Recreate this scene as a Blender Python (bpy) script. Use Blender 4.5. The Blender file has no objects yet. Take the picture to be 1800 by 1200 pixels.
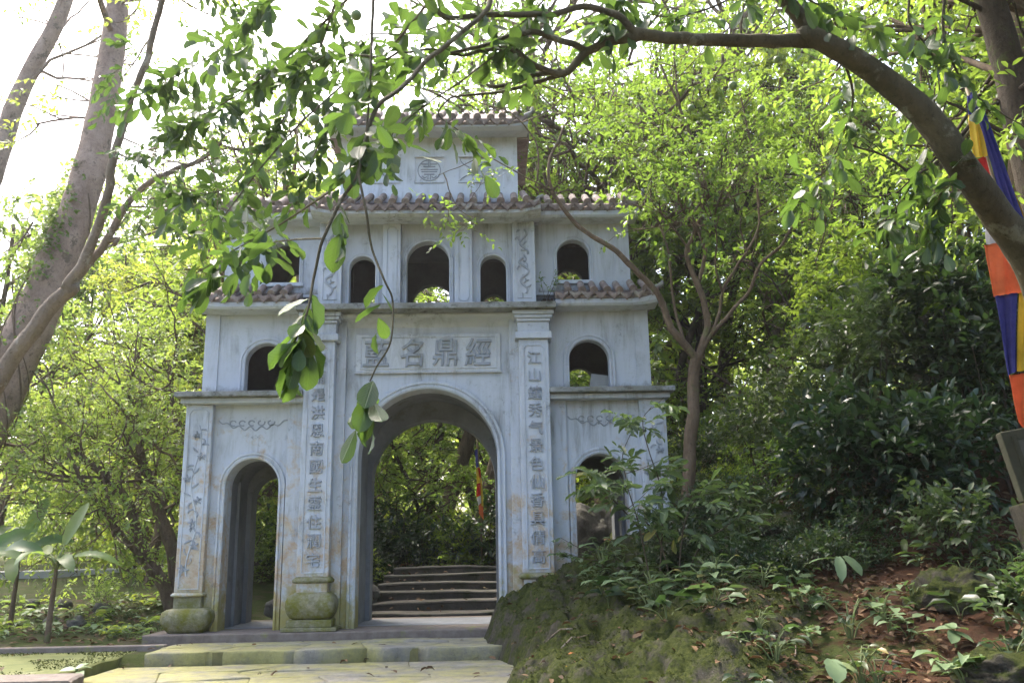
import bpy, math, random
import numpy as np
from mathutils import Vector

rng = np.random.default_rng(7)
random.seed(7)
SC = bpy.context.scene
COL = SC.collection
R = math.radians

# ------------------------------------------------------------------ camera
CAM = np.array([0.927, -13.5, 1.05])
FPX = 1549.9                                   # focal length for a frame 1800 px wide
FW = np.array([0.02774041, 0.97247656, 0.23134347])
RT = np.array([0.99955266, -0.02439752, -0.01729887])
UP = np.array([0.01117854, -0.23171986, 0.97271833])
cd = bpy.data.cameras.new('camera')
cam = bpy.data.objects.new('camera', cd)
COL.objects.link(cam)
from mathutils import Matrix
cam.matrix_world = Matrix(((RT[0], UP[0], -FW[0], CAM[0]), (RT[1], UP[1], -FW[1], CAM[1]),
                           (RT[2], UP[2], -FW[2], CAM[2]), (0, 0, 0, 1)))
cd.sensor_width = 36.0
cd.lens = FPX / 1800 * 36
cd.clip_end = 900
cd.clip_start = 0.05
SC.camera = cam

# ------------------------------------------------------------------ world, sun, exposure
SUN_EL, SUN_AZ = 57.0, -34.0                   # sun behind the gate, to the left (degrees from +Y towards +X)
world = bpy.data.worlds.new('World')
SC.world = world
world.use_nodes = True
wn = world.node_tree
sky = wn.nodes.new('ShaderNodeTexSky')
sky.sky_type = 'NISHITA'
sky.sun_disc = False
sky.sun_elevation = R(SUN_EL)
sky.sun_rotation = R(SUN_AZ)
sky.dust_density = 6.0
sky.air_density = 1.0
sky.ozone_density = 1.0
wn.links.new(sky.outputs[0], wn.nodes['Background'].inputs[0])
wn.nodes['Background'].inputs[1].default_value = 0.15
sl = bpy.data.lights.new('sun', 'SUN')
sl.energy = 1.5
sl.angle = R(14)
sl.color = (1.0, 0.95, 0.86)
sun = bpy.data.objects.new('sun', sl)
COL.objects.link(sun)
sd = Vector((math.sin(R(SUN_AZ)) * math.cos(R(SUN_EL)), math.cos(R(SUN_AZ)) * math.cos(R(SUN_EL)), math.sin(R(SUN_EL))))
sun.rotation_euler = (-sd).to_track_quat('-Z', 'Y').to_euler()
sun.location = (-20, 30, 40)
vs = SC.view_settings
vs.view_transform = 'Standard'
vs.look = 'None'
vs.gamma = 1.0
vs.use_curve_mapping = False
vs.exposure = 2.45
SC.render.engine = 'CYCLES'
cy = SC.cycles
cy.max_bounces = 7
cy.diffuse_bounces = 4
cy.glossy_bounces = 2
cy.transmission_bounces = 4
cy.transparent_max_bounces = 4
cy.caustics_reflective = False
cy.caustics_refractive = False
cy.use_denoising = True
cy.sample_clamp_indirect = 6.0


# ------------------------------------------------------------------ placing helpers
def at(px, py, Y):
    """World point seen at photo pixel (px,py) on the vertical plane y=Y."""
    d = FW + RT * (px - 900) / FPX + UP * (600 - py) / FPX
    t = (Y - CAM[1]) / d[1]
    return CAM + t * d


def unit(v):
    v = np.asarray(v, float)
    return v / (np.linalg.norm(v, axis=-1, keepdims=True) + 1e-12)


def smooth(a, b, x):
    t = np.clip((x - a) / (b - a), 0, 1)
    return t * t * (3 - 2 * t)


# ------------------------------------------------------------------ materials
def nmat(name):
    m = bpy.data.materials.new(name)
    m.use_nodes = True
    nt = m.node_tree
    for n in list(nt.nodes):
        nt.nodes.remove(n)
    return m, nt


class NT:
    def __init__(s, nt):
        s.nt = nt

    def n(s, typ, **kw):
        nd = s.nt.nodes.new('ShaderNode' + typ)
        for k, v in kw.items():
            if k == 'ins':
                for kk, vv in v.items():
                    if hasattr(vv, 'is_output') or isinstance(vv, bpy.types.NodeSocket):
                        s.nt.links.new(vv, nd.inputs[kk])
                    else:
                        nd.inputs[kk].default_value = vv
            else:
                setattr(nd, k, v)
        return nd

    def noise(s, vec, scale, detail=5, rough=0.6, dist=0.0):
        return s.n('TexNoise', ins={'Vector': vec, 'Scale': scale, 'Detail': detail, 'Roughness': rough, 'Distortion': dist}).outputs[0]

    def ramp(s, fac, stops, interp='LINEAR'):
        r = s.n('ValToRGB', ins={0: fac})
        cr = r.color_ramp
        cr.interpolation = interp
        while len(cr.elements) < len(stops):
            cr.elements.new(0.5)
        for e, (p, c) in zip(cr.elements, stops):
            e.position = p
            e.color = (c, c, c, 1) if not hasattr(c, '__len__') else (*c, 1)
        return r.outputs[0]

    def mix(s, fac, a, b, blend='MIX'):
        m = s.n('Mix', data_type='RGBA', blend_type=blend)
        for sock, v in ((m.inputs[0], fac), (m.inputs[6], a), (m.inputs[7], b)):
            if isinstance(v, bpy.types.NodeSocket):
                s.nt.links.new(v, sock)
            else:
                sock.default_value = v if not hasattr(v, '__len__') else ((*v, 1) if len(v) == 3 else v)
        return m.outputs[2]

    def math(s, op, a, b=0.0, clamp=False):
        m = s.n('Math', operation=op, use_clamp=clamp)
        for i, v in enumerate((a, b)):
            if isinstance(v, bpy.types.NodeSocket):
                s.nt.links.new(v, m.inputs[i])
            else:
                m.inputs[i].default_value = v
        return m.outputs[0]

    def pos(s):
        return s.n('NewGeometry').outputs['Position']

    def scaled(s, vec, sx, sy, sz):
        return s.n('Mapping', ins={'Vector': vec, 'Scale': (sx, sy, sz)}).outputs[0]

    def sep(s, vec):
        return s.n('SeparateXYZ', ins={0: vec}).outputs

    def maprange(s, v, a, b, c=0.0, d=1.0):
        return s.n('MapRange', ins={0: v, 1: a, 2: b, 3: c, 4: d}).outputs[0]

    def bump(s, h, strength, dist=0.02):
        return s.n('Bump', ins={'Height': h, 'Strength': strength, 'Distance': dist}).outputs[0]

    def out(s, col, rough=0.8, normal=None, spec=0.3):
        b = s.n('BsdfPrincipled')
        for k, v in (('Base Color', col), ('Roughness', rough), ('Specular IOR Level', spec)):
            if isinstance(v, bpy.types.NodeSocket):
                s.nt.links.new(v, b.inputs[k])
            else:
                b.inputs[k].default_value = (*v, 1) if hasattr(v, '__len__') else v
        if normal is not None:
            s.nt.links.new(normal, b.inputs['Normal'])
        o = s.n('OutputMaterial')
        s.nt.links.new(b.outputs[0], o.inputs[0])
        return b


def m_plaster(name, ochre=0.0, algae=1.0, tone=(0.43, 0.462, 0.515)):
    m, nt = nmat(name)
    t = NT(nt)
    p = t.pos()
    z = t.sep(p)[2]
    col = t.mix(t.ramp(t.noise(p, 1.1, 6, 0.65), [(0.3, 0.0), (0.7, 1.0)]), tone, tuple(c * 1.13 for c in tone))
    # rain streaks and grime with their own shape
    st = t.noise(t.scaled(p, 4.5, 4.5, 0.5), 1.0, 8, 0.75, 0.6)
    bl = t.noise(p, 0.9, 5, 0.6)
    stm = t.math('MULTIPLY', t.ramp(st, [(0.46, 0.0), (0.68, 1.0)]), t.ramp(bl, [(0.42, 0.0), (0.60, 1.0)]))
    col = t.mix(t.math('MULTIPLY', stm, 0.85), col, (0.14, 0.14, 0.12))
    # speckled greenish lichen
    li = t.math('MULTIPLY', t.ramp(t.noise(p, 14, 5, 0.75), [(0.55, 0.0), (0.68, 1.0)]), t.ramp(t.noise(p, 1.7, 4, 0.6), [(0.5, 0.0), (0.64, 1.0)]))
    col = t.mix(t.math('MULTIPLY', li, 0.6), col, (0.20, 0.22, 0.15))
    # peeled paint showing the ochre render
    oc = t.noise(p, 3.3, 8, 0.72, 0.4)
    base = t.maprange(z, 0.2, 3.2, 0.12 + ochre, -0.03 + ochre * 0.45)
    ocm = t.ramp(t.math('ADD', oc, base), [(0.63, 0.0), (0.76, 1.0)])
    col = t.mix(t.math('MULTIPLY', ocm, 0.8), col, t.mix(t.ramp(t.noise(p, 7, 5, 0.7), [(0.35, 0.0), (0.65, 1.0)]), (0.36, 0.22, 0.09), (0.46, 0.40, 0.31)))
    # algae climbing from the wet foot
    al = t.math('ADD', t.noise(p, 4.5, 6, 0.7), t.maprange(z, 0.0, 1.5, 0.34 * algae, -0.30))
    alm = t.ramp(al, [(0.55, 0.0), (0.78, 1.0)])
    col = t.mix(t.math('MULTIPLY', alm, 0.8), col, t.mix(t.noise(p, 13, 4), (0.20, 0.19, 0.04), (0.33, 0.29, 0.08)))
    mo = t.math('MULTIPLY', t.ramp(t.noise(p, 5.5, 8, 0.8), [(0.56, 0.0), (0.70, 1.0)]), t.ramp(t.noise(p, 0.8, 4, 0.6), [(0.46, 0.0), (0.58, 1.0)]))
    col = t.mix(t.math('MULTIPLY', mo, 0.85), col, (0.075, 0.075, 0.058))
    # splash grime on the wall feet standing on the ledges
    spl = None
    ax = t.math('ABSOLUTE', t.sep(p)[0])
    for zl, zh, xm in ((3.46, 3.86, 1.87), (5.06, 5.34, 1.75), (6.5, 6.8, -1.0)):
        b_ = t.math('MULTIPLY', t.math('GREATER_THAN', z, zl), t.maprange(z, zl, zh, 0.30, -0.25))
        b_ = t.math('MULTIPLY', t.math('MULTIPLY', b_, t.math('LESS_THAN', z, zh)), t.math('GREATER_THAN', ax, xm))
        spl = b_ if spl is None else t.math('ADD', spl, b_)
    sn = t.math('ADD', t.noise(t.scaled(p, 1, 1, 0.6), 4.0, 8, 0.78), spl)
    col = t.mix(t.math('MULTIPLY', t.ramp(sn, [(0.60, 0.0), (0.80, 1.0)]), 0.8), col, (0.13, 0.125, 0.10))
    ch = t.noise(p, 30, 6, 0.8)
    col = t.mix(t.math('MULTIPLY', t.ramp(ch, [(0.62, 0.0), (0.72, 1.0)]), 0.35), col, (0.20, 0.20, 0.18))
    hgt = t.math('ADD', t.math('MULTIPLY', t.noise(p, 38, 6, 0.7), 0.5), t.math('MULTIPLY', ocm, -0.35))
    t.out(col, 0.82, t.bump(hgt, 0.35, 0.012), 0.25)
    return m


def m_ledge():
    m, nt = nmat('weathered_ledge')
    t = NT(nt)
    p = t.pos()
    col = t.mix(t.ramp(t.noise(p, 2.2, 7, 0.7), [(0.35, 0.0), (0.62, 1.0)]), (0.30, 0.31, 0.315), (0.15, 0.15, 0.125))
    col = t.mix(t.ramp(t.noise(t.scaled(p, 5, 5, 9), 1.0, 7, 0.75), [(0.52, 0.0), (0.66, 1.0)]), col, (0.055, 0.055, 0.042))
    col = t.mix(t.math('MULTIPLY', t.ramp(t.noise(p, 3.1, 5, 0.7), [(0.6, 0.0), (0.7, 1.0)]), 0.7), col, (0.33, 0.25, 0.16))
    t.out(col, 0.9, t.bump(t.noise(p, 45, 6, 0.7), 0.5, 0.012), 0.2)
    return m


def m_two(name, a, b, scale=6, rough=0.85, bump=0.4, third=None, tscale=2.0, tlim=(0.55, 0.7), spec=0.25, bscale=40, bdist=0.012):
    m, nt = nmat(name)
    t = NT(nt)
    p = t.pos()
    col = t.mix(t.ramp(t.noise(p, scale, 7, 0.7), [(0.3, 0.0), (0.7, 1.0)]), a, b)
    if third:
        col = t.mix(t.ramp(t.noise(p, tscale, 7, 0.72), [(tlim[0], 0.0), (tlim[1], 1.0)]), col, third)
    t.out(col, rough, t.bump(t.noise(p, bscale, 6, 0.72), bump, bdist), spec)
    return m


def m_leaf(name, dark, light, trans, tf=0.4, rough=0.42, spec=0.5, veins=False):
    m, nt = nmat(name)
    t = NT(nt)
    a = t.n('Attribute', attribute_name='rnd').outputs['Fac']
    old = tuple(min(1, c) for c in (light[0] * 2.6, light[1] * 1.55, light[2] * 0.9))
    col = t.ramp(a, [(0.0, dark), (0.85, light), (0.97, light), (1.0, old)])
    tcol = t.mix(a, tuple(c * 0.7 for c in trans), trans)
    p = t.pos()
    mott = t.ramp(t.noise(p, 16, 4, 0.65), [(0.3, 0.72), (0.7, 1.15)])
    col = t.mix(1.0, col, mott, 'MULTIPLY')
    oi = t.n('ObjectInfo').outputs['Random']
    shade = t.ramp(oi, [(0.0, (0.62, 0.72, 0.75)), (0.5, (1.0, 1.0, 1.0)), (1.0, (1.3, 1.12, 0.85))])
    if not veins:
        col = t.mix(1.0, col, shade, 'MULTIPLY')
        tcol = t.mix(1.0, tcol, shade, 'MULTIPLY')
    normal = None
    if veins:
        lx = t.n('Attribute', attribute_name='lx').outputs['Fac']
        ly = t.math('ABSOLUTE', t.n('Attribute', attribute_name='ly').outputs['Fac'])
        rib = t.ramp(ly, [(0.0, 1.0), (0.05, 0.0)])
        side = t.math('SINE', t.math('SUBTRACT', t.math('MULTIPLY', lx, 62.0), t.math('MULTIPLY', ly, 44.0)))
        sv = t.ramp(side, [(0.80, 0.0), (1.0, 1.0)])
        v = t.math('MAXIMUM', rib, t.math('MULTIPLY', sv, 0.45))
        col = t.mix(t.math('MULTIPLY', v, 0.6), col, tuple(min(1, c * 2.2) for c in light))
        tcol = t.mix(t.math('MULTIPLY', v, 0.4), tcol, tuple(c * 0.45 for c in trans))
        normal = t.bump(v, 0.5, 0.004)
    b = t.n('BsdfPrincipled', ins={'Base Color': col, 'Roughness': rough, 'Specular IOR Level': spec})
    if normal is not None:
        nt.links.new(normal, b.inputs['Normal'])
    tr = t.n('BsdfTranslucent', ins={'Color': tcol})
    mx = t.n('MixShader', ins={0: tf, 1: b.outputs[0], 2: tr.outputs[0]})
    o = t.n('OutputMaterial')
    nt.links.new(mx.outputs[0], o.inputs[0])
    return m


def m_bark(name, a, b, spots=None, scale=7.0, stretch=0.25):
    m, nt = nmat(name)
    t = NT(nt)
    p = t.pos()
    q = t.scaled(p, 1, 1, stretch)
    col = t.mix(t.ramp(t.noise(q, scale, 7, 0.72), [(0.32, 0.0), (0.68, 1.0)]), a, b)
    if spots:
        col = t.mix(t.ramp(t.noise(p, 4.5, 6, 0.7), [(0.56, 0.0), (0.64, 1.0)]), col, spots)
    col = t.mix(t.ramp(t.noise(p, 24, 6, 0.75), [(0.55, 0.0), (0.68, 0.7)]), col, tuple(c * 0.45 for c in a))
    t.out(col, 0.88, t.bump(t.math('ADD', t.noise(q, scale * 5, 8, 0.8), t.noise(p, 9, 5, 0.7)), 1.0, 0.03), 0.2)
    return m


def m_plain(name, col, rough=0.7, spec=0.3, trans=0.0):
    m, nt = nmat(name)
    t = NT(nt)
    p = t.pos()
    c = t.mix(t.noise(p, 9, 5, 0.6), tuple(x * 0.82 for x in col), tuple(min(1, x * 1.12) for x in col))
    if trans:
        b = t.n('BsdfPrincipled', ins={'Base Color': c, 'Roughness': rough, 'Specular IOR Level': spec})
        tr = t.n('BsdfTranslucent', ins={'Color': c})
        mx = t.n('MixShader', ins={0: trans, 1: b.outputs[0], 2: tr.outputs[0]})
        o = t.n('OutputMaterial')
        nt.links.new(mx.outputs[0], o.inputs[0])
    else:
        t.out(c, rough, None, spec)
    return m


def m_ground():
    m, nt = nmat('forest_floor')
    t = NT(nt)
    p = t.pos()
    x, y, z = t.sep(p)
    soil = t.mix(t.ramp(t.noise(p, 5, 7, 0.7), [(0.3, 0.0), (0.7, 1.0)]), (0.040, 0.022, 0.013), (0.105, 0.046, 0.022))
    soil = t.mix(t.ramp(t.noise(p, 26, 6, 0.75), [(0.5, 0.0), (0.7, 1.0)]), soil, (0.045, 0.030, 0.018))
    dirt = t.mix(t.noise(p, 7, 6, 0.7), (0.055, 0.048, 0.028), (0.115, 0.095, 0.055))
    right = t.maprange(x, 1.0, 3.0)
    col = t.mix(right, dirt, soil)
    mo = t.math('ADD', t.noise(p, 2.3, 7, 0.72), t.math('ADD', t.maprange(x, 3.2, 6.0, 0.10, -0.10), t.maprange(y, -8, -1, 0.0, 0.03)))
    moss = t.mix(t.noise(p, 18, 5, 0.7), (0.025, 0.036, 0.009), (0.075, 0.092, 0.02))
    col = t.mix(t.ramp(mo, [(0.52, 0.0), (0.62, 1.0)]), col, moss)
    t.out(col, 0.95, t.bump(t.noise(p, 22, 8, 0.78), 0.9, 0.05), 0.15)
    return m


def m_mossrock(name, rock=((0.035, 0.032, 0.024), (0.105, 0.094, 0.072)), bias=0.0):
    m, nt = nmat(name)
    t = NT(nt)
    p = t.pos()
    nz = t.sep(t.n('NewGeometry').outputs['Normal'])[2]
    r = t.mix(t.ramp(t.noise(p, 8, 8, 0.75), [(0.3, 0.0), (0.7, 1.0)]), *rock)
    r = t.mix(t.ramp(t.noise(p, 17, 6, 0.75), [(0.6, 0.0), (0.72, 1.0)]), r, (0.20, 0.20, 0.165))
    moss = t.mix(t.ramp(t.noise(p, 24, 6, 0.75), [(0.35, 0.0), (0.68, 1.0)]), (0.022, 0.032, 0.007), (0.085, 0.098, 0.020))
    k = t.math('ADD', t.noise(p, 3.4, 7, 0.75), t.math('MULTIPLY', nz, 0.14))
    k = t.math('ADD', k, bias)
    col = t.mix(t.ramp(k, [(0.50, 0.0), (0.62, 1.0)]), r, moss)
    h = t.math('ADD', t.noise(p, 20, 8, 0.8), t.math('MULTIPLY', t.noise(p, 60, 4, 0.7), 0.4))
    t.out(col, 0.95, t.bump(h, 1.0, 0.05), 0.15)
    return m


def m_paving():
    m, nt = nmat('mossy_flagstone')
    t = NT(nt)
    p = t.pos()
    st = t.mix(t.ramp(t.noise(p, 4, 7, 0.7), [(0.3, 0.0), (0.7, 1.0)]), (0.20, 0.188, 0.162), (0.34, 0.32, 0.285))
    st = t.mix(t.ramp(t.noise(p, 18, 6, 0.7), [(0.58, 0.0), (0.7, 1.0)]), st, (0.16, 0.15, 0.12))
    x = t.sep(p)[0]
    k = t.math('ADD', t.noise(t.scaled(p, 1, 1, 1), 1.5, 7, 0.7), t.maprange(x, -3.5, 0.8, 0.12, 0.0))
    moss = t.mix(t.noise(p, 9, 6, 0.7), (0.27, 0.255, 0.055), (0.43, 0.405, 0.14))
    col = t.mix(t.ramp(k, [(0.42, 0.0), (0.66, 0.72)]), st, moss)
    t.out(t.mix(t.ramp(t.noise(p, 6, 7, 0.8), [(0.30, 0.45), (0.55, 0.0)]), col, (0.09, 0.085, 0.06)), 0.9, t.bump(t.noise(p, 22, 8, 0.78), 1.0, 0.03), 0.2)
    return m


M = {}
M['plaster'] = m_plaster('pale_blue_limewash', 0.0)
M['plaster_worn'] = m_plaster('worn_blue_limewash', 0.135, 1.15)
M['plaster_plaque'] = m_plaster('plaque_limewash', 0.11, 0.0, (0.49, 0.515, 0.555))
M['plaster_top'] = m_plaster('glare_bright_limewash', -0.05, 0.0, (0.58, 0.605, 0.65))  # top tier lighter than the other walls: sky glare put into its colour
M['letter'] = m_plaster('lettering_shade_limewash', 0.04, 0.9, (0.28, 0.305, 0.345))  # darker than the wall: relief shading put into lettering and carving colour
M['ledge'] = m_ledge()
M['base'] = m_two('mossy_pillar_base', (0.16, 0.155, 0.10), (0.33, 0.31, 0.21), 9, 0.92, 1.0, (0.15, 0.15, 0.028), 3.4, (0.42, 0.6), 0.2, 30, 0.03)
M['tile'] = m_two('clay_roof_tile', (0.125, 0.098, 0.086), (0.26, 0.205, 0.185), 9, 0.9, 0.6, (0.33, 0.32, 0.29), 5, (0.52, 0.68))
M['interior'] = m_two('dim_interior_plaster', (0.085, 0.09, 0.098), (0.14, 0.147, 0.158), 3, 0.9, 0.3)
M['reveal'] = m_two('shaded_blue_reveal', (0.135, 0.145, 0.16), (0.22, 0.232, 0.252), 1.6, 0.88, 0.3, (0.11, 0.115, 0.10), 2.4, (0.55, 0.72))  # darker than the walls: passage shade put into the colour, patchy stains too
M['plinth'] = m_two('plinth_stone', (0.115, 0.092, 0.078), (0.21, 0.178, 0.155), 6, 0.9, 0.6, (0.17, 0.18, 0.05), 2.1, (0.56, 0.68))
M['step'] = m_two('worn_step_stone', (0.055, 0.049, 0.042), (0.125, 0.115, 0.10), 6, 0.85, 1.0, (0.035, 0.038, 0.02), 3.0, (0.48, 0.64))
M['paving'] = m_paving()
M['joint'] = m_two('mossy_joint', (0.10, 0.095, 0.045), (0.20, 0.18, 0.08), 5, 0.95, 0.6)
M['mosspave'] = m_two('green_mossy_concrete', (0.075, 0.09, 0.028), (0.145, 0.155, 0.05), 2.4, 0.9, 0.4, (0.25, 0.25, 0.14), 1.4, (0.58, 0.72))
M['concrete'] = m_two('concrete_path', (0.42, 0.40, 0.36), (0.56, 0.54, 0.49), 1.5, 0.9, 0.2)
M['ground'] = m_ground()
M['mossrock'] = m_mossrock('mossy_limestone')
M['greyrock'] = m_mossrock('grey_limestone', ((0.09, 0.085, 0.075), (0.22, 0.21, 0.185)), -0.13)
M['bark_warm'] = m_bark('citrus_bark', (0.062, 0.054, 0.030), (0.135, 0.115, 0.068), (0.21, 0.20, 0.135))
M['bark_grey'] = m_bark('pale_smooth_bark', (0.15, 0.115, 0.082), (0.30, 0.24, 0.185), (0.40, 0.36, 0.30), 4.0, 0.6)
M['bark_pink'] = m_bark('pinkish_flaky_bark', (0.21, 0.145, 0.108), (0.40, 0.30, 0.24), (0.14, 0.11, 0.08), 3.5, 0.8)
M['bark_mid'] = m_bark('brown_tree_bark', (0.085, 0.058, 0.036), (0.20, 0.145, 0.10), (0.13, 0.13, 0.06))
M['bark_dark'] = m_bark('dark_tree_bark', (0.035, 0.026, 0.018), (0.09, 0.068, 0.048), (0.07, 0.075, 0.03))
M['twig'] = m_plain('twig_bark', (0.070, 0.052, 0.036), 0.85)
M['greenstem'] = m_plain('green_stem', (0.13, 0.16, 0.06), 0.7)
M['leaf_near'] = m_leaf('citrus_leaf', (0.016, 0.040, 0.012), (0.042, 0.080, 0.020), (0.125, 0.225, 0.032), 0.42, 0.36, 0.5, True)
M['leaf_mid'] = m_leaf('canopy_leaf', (0.030, 0.070, 0.014), (0.085, 0.150, 0.030), (0.37, 0.54, 0.065), 0.50, 0.42)
M['leaf_sun'] = m_leaf('sunlit_leaf', (0.055, 0.105, 0.022), (0.125, 0.185, 0.042), (0.46, 0.61, 0.10), 0.50, 0.42)  # brighter copy of the canopy leaf: sunlight put into the leaf colour
M['leaf_dark'] = m_leaf('glossy_dark_leaf', (0.012, 0.030, 0.013), (0.034, 0.062, 0.026), (0.075, 0.15, 0.03), 0.28, 0.33, 0.55)
M['leaf_pale'] = m_leaf('pale_understory_leaf', (0.045, 0.078, 0.036), (0.115, 0.158, 0.078), (0.20, 0.32, 0.08), 0.35, 0.42, 0.45, True)
M['leaf_dull'] = m_leaf('dull_understory_leaf', (0.030, 0.052, 0.022), (0.075, 0.108, 0.046), (0.12, 0.21, 0.05), 0.33, 0.45)
M['leaf_moss'] = m_leaf('moss_tuft', (0.016, 0.024, 0.006), (0.075, 0.088, 0.020), (0.07, 0.09, 0.02), 0.25, 0.8, 0.1)
M['leaf_banana'] = m_leaf('banana_leaf', (0.055, 0.105, 0.035), (0.135, 0.21, 0.06), (0.38, 0.55, 0.08), 0.45, 0.4)
M['leaf_ivy'] = m_leaf('creeper_leaf', (0.035, 0.075, 0.02), (0.09, 0.14, 0.04), (0.22, 0.36, 0.06), 0.4, 0.45)
M['litter'] = m_leaf('dry_leaf', (0.045, 0.026, 0.015), (0.23, 0.135, 0.070), (0.16, 0.085, 0.04), 0.15, 0.7, 0.2)
M['yellow_leaf'] = m_leaf('yellow_leaf', (0.35, 0.24, 0.03), (0.5, 0.4, 0.05), (0.5, 0.4, 0.05), 0.35, 0.5)
M['fruit'] = m_plain('green_pomelo_skin', (0.115, 0.175, 0.055), 0.45, 0.5)
M['dark_trunk'] = M['bark_dark']
M['pole'] = m_plain('flag_pole_wood', (0.16, 0.12, 0.07), 0.7)
def m_cloth(name, col):
    m, nt = nmat(name)
    t = NT(nt)
    p = t.pos()
    c = t.mix(t.ramp(t.noise(p, 5, 6, 0.65), [(0.3, 0.0), (0.7, 1.0)]), tuple(x * 0.72 for x in col), tuple(min(1, x * 1.08 + 0.02) for x in col))
    c = t.mix(t.ramp(t.noise(p, 21, 5, 0.7), [(0.60, 0.0), (0.72, 0.35)]), c, tuple(x * 0.45 for x in col))
    wr = t.math('ADD', t.noise(t.scaled(p, 30, 30, 5), 1.0, 5, 0.6), t.math('MULTIPLY', t.noise(t.scaled(p, 260, 260, 260), 1.0, 2), 0.25))
    b = t.n('BsdfPrincipled', ins={'Base Color': c, 'Roughness': 0.8, 'Specular IOR Level': 0.15, 'Normal': t.bump(wr, 0.6, 0.02)})
    tr = t.n('BsdfTranslucent', ins={'Color': c})
    mx = t.n('MixShader', ins={0: 0.35, 1: b.outputs[0], 2: tr.outputs[0]})
    o = t.n('OutputMaterial')
    nt.links.new(mx.outputs[0], o.inputs[0])
    return m


M['f_blue'] = m_cloth('flag_blue', (0.060, 0.060, 0.25))
M['f_yellow'] = m_cloth('flag_yellow', (0.60, 0.43, 0.04))
M['f_red'] = m_cloth('flag_red', (0.52, 0.032, 0.022))
M['f_white'] = m_cloth('flag_white', (0.58, 0.56, 0.55))
M['f_orange'] = m_cloth('flag_orange', (0.66, 0.17, 0.055))
M['stele'] = m_two('stele_stone', (0.028, 0.029, 0.016), (0.055, 0.054, 0.033), 6, 0.9, 0.6, (0.035, 0.04, 0.012), 2.5, (0.55, 0.68))
M['stele_in'] = m_two('stele_panel', (0.050, 0.049, 0.037), (0.085, 0.082, 0.066), 7, 0.85, 0.3)
M['white_board'] = m_plain('white_board', (0.6, 0.6, 0.58), 0.6)
M['clay_pot'] = m_plain('clay_pot', (0.22, 0.10, 0.06), 0.8)


# ------------------------------------------------------------------ mesh helpers
def fast_mesh(name, V, F, mat, rnd=None, smooth_=True, mats=None):
    """V (n,3), F (m,k) all the same k, or list of such arrays."""
    me = bpy.data.meshes.new(name)
    Fs = F if isinstance(F, list) else [F]
    V = np.ascontiguousarray(V, np.float32)
    me.vertices.add(len(V))
    me.vertices.foreach_set('co', V.ravel())
    nl = sum(f.size for f in Fs)
    npoly = sum(len(f) for f in Fs)
    me.loops.add(nl)
    me.polygons.add(npoly)
    me.loops.foreach_set('vertex_index', np.concatenate([f.ravel() for f in Fs]).astype(np.int32))
    tot = np.concatenate([np.full(len(f), f.shape[1], np.int32) for f in Fs])
    st = np.concatenate([[0], np.cumsum(tot)[:-1]]).astype(np.int32)
    me.polygons.foreach_set('loop_start', st)
    me.polygons.foreach_set('loop_total', tot)
    if smooth_:
        me.polygons.foreach_set('use_smooth', np.ones(npoly, bool))
    me.materials.append(mat)
    if rnd is not None:
        a = me.attributes.new('rnd', 'FLOAT', 'POINT')
        a.data.foreach_set('value', np.ascontiguousarray(rnd, np.float32))
    me.update(calc_edges=True)
    me.validate()
    return me


def link(name, me, parent=None, loc=None, rot=None, scale=None):
    o = bpy.data.objects.new(name, me)
    COL.objects.link(o)
    if parent is not None:
        o.parent = parent
    if loc is not None:
        o.location = [float(v) for v in loc]
    if rot is not None:
        o.rotation_euler = rot
    if scale is not None:
        o.scale = scale if hasattr(scale, '__len__') else (scale,) * 3
    return o


def tag(o, label=None, cat=None, group=None, kind=None):
    if label:
        o['label'] = label
    if cat:
        o['category'] = cat
    if group:
        o['group'] = group
    if kind:
        o['kind'] = kind
    return o


def empty(name, loc, label, cat, group=None, rz=0.0):
    o = bpy.data.objects.new(name, None)
    o.empty_display_size = 0.2
    COL.objects.link(o)
    o.location = [float(v) for v in loc]
    o.rotation_euler = (0, 0, rz)
    return tag(o, label, cat, group)


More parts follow.
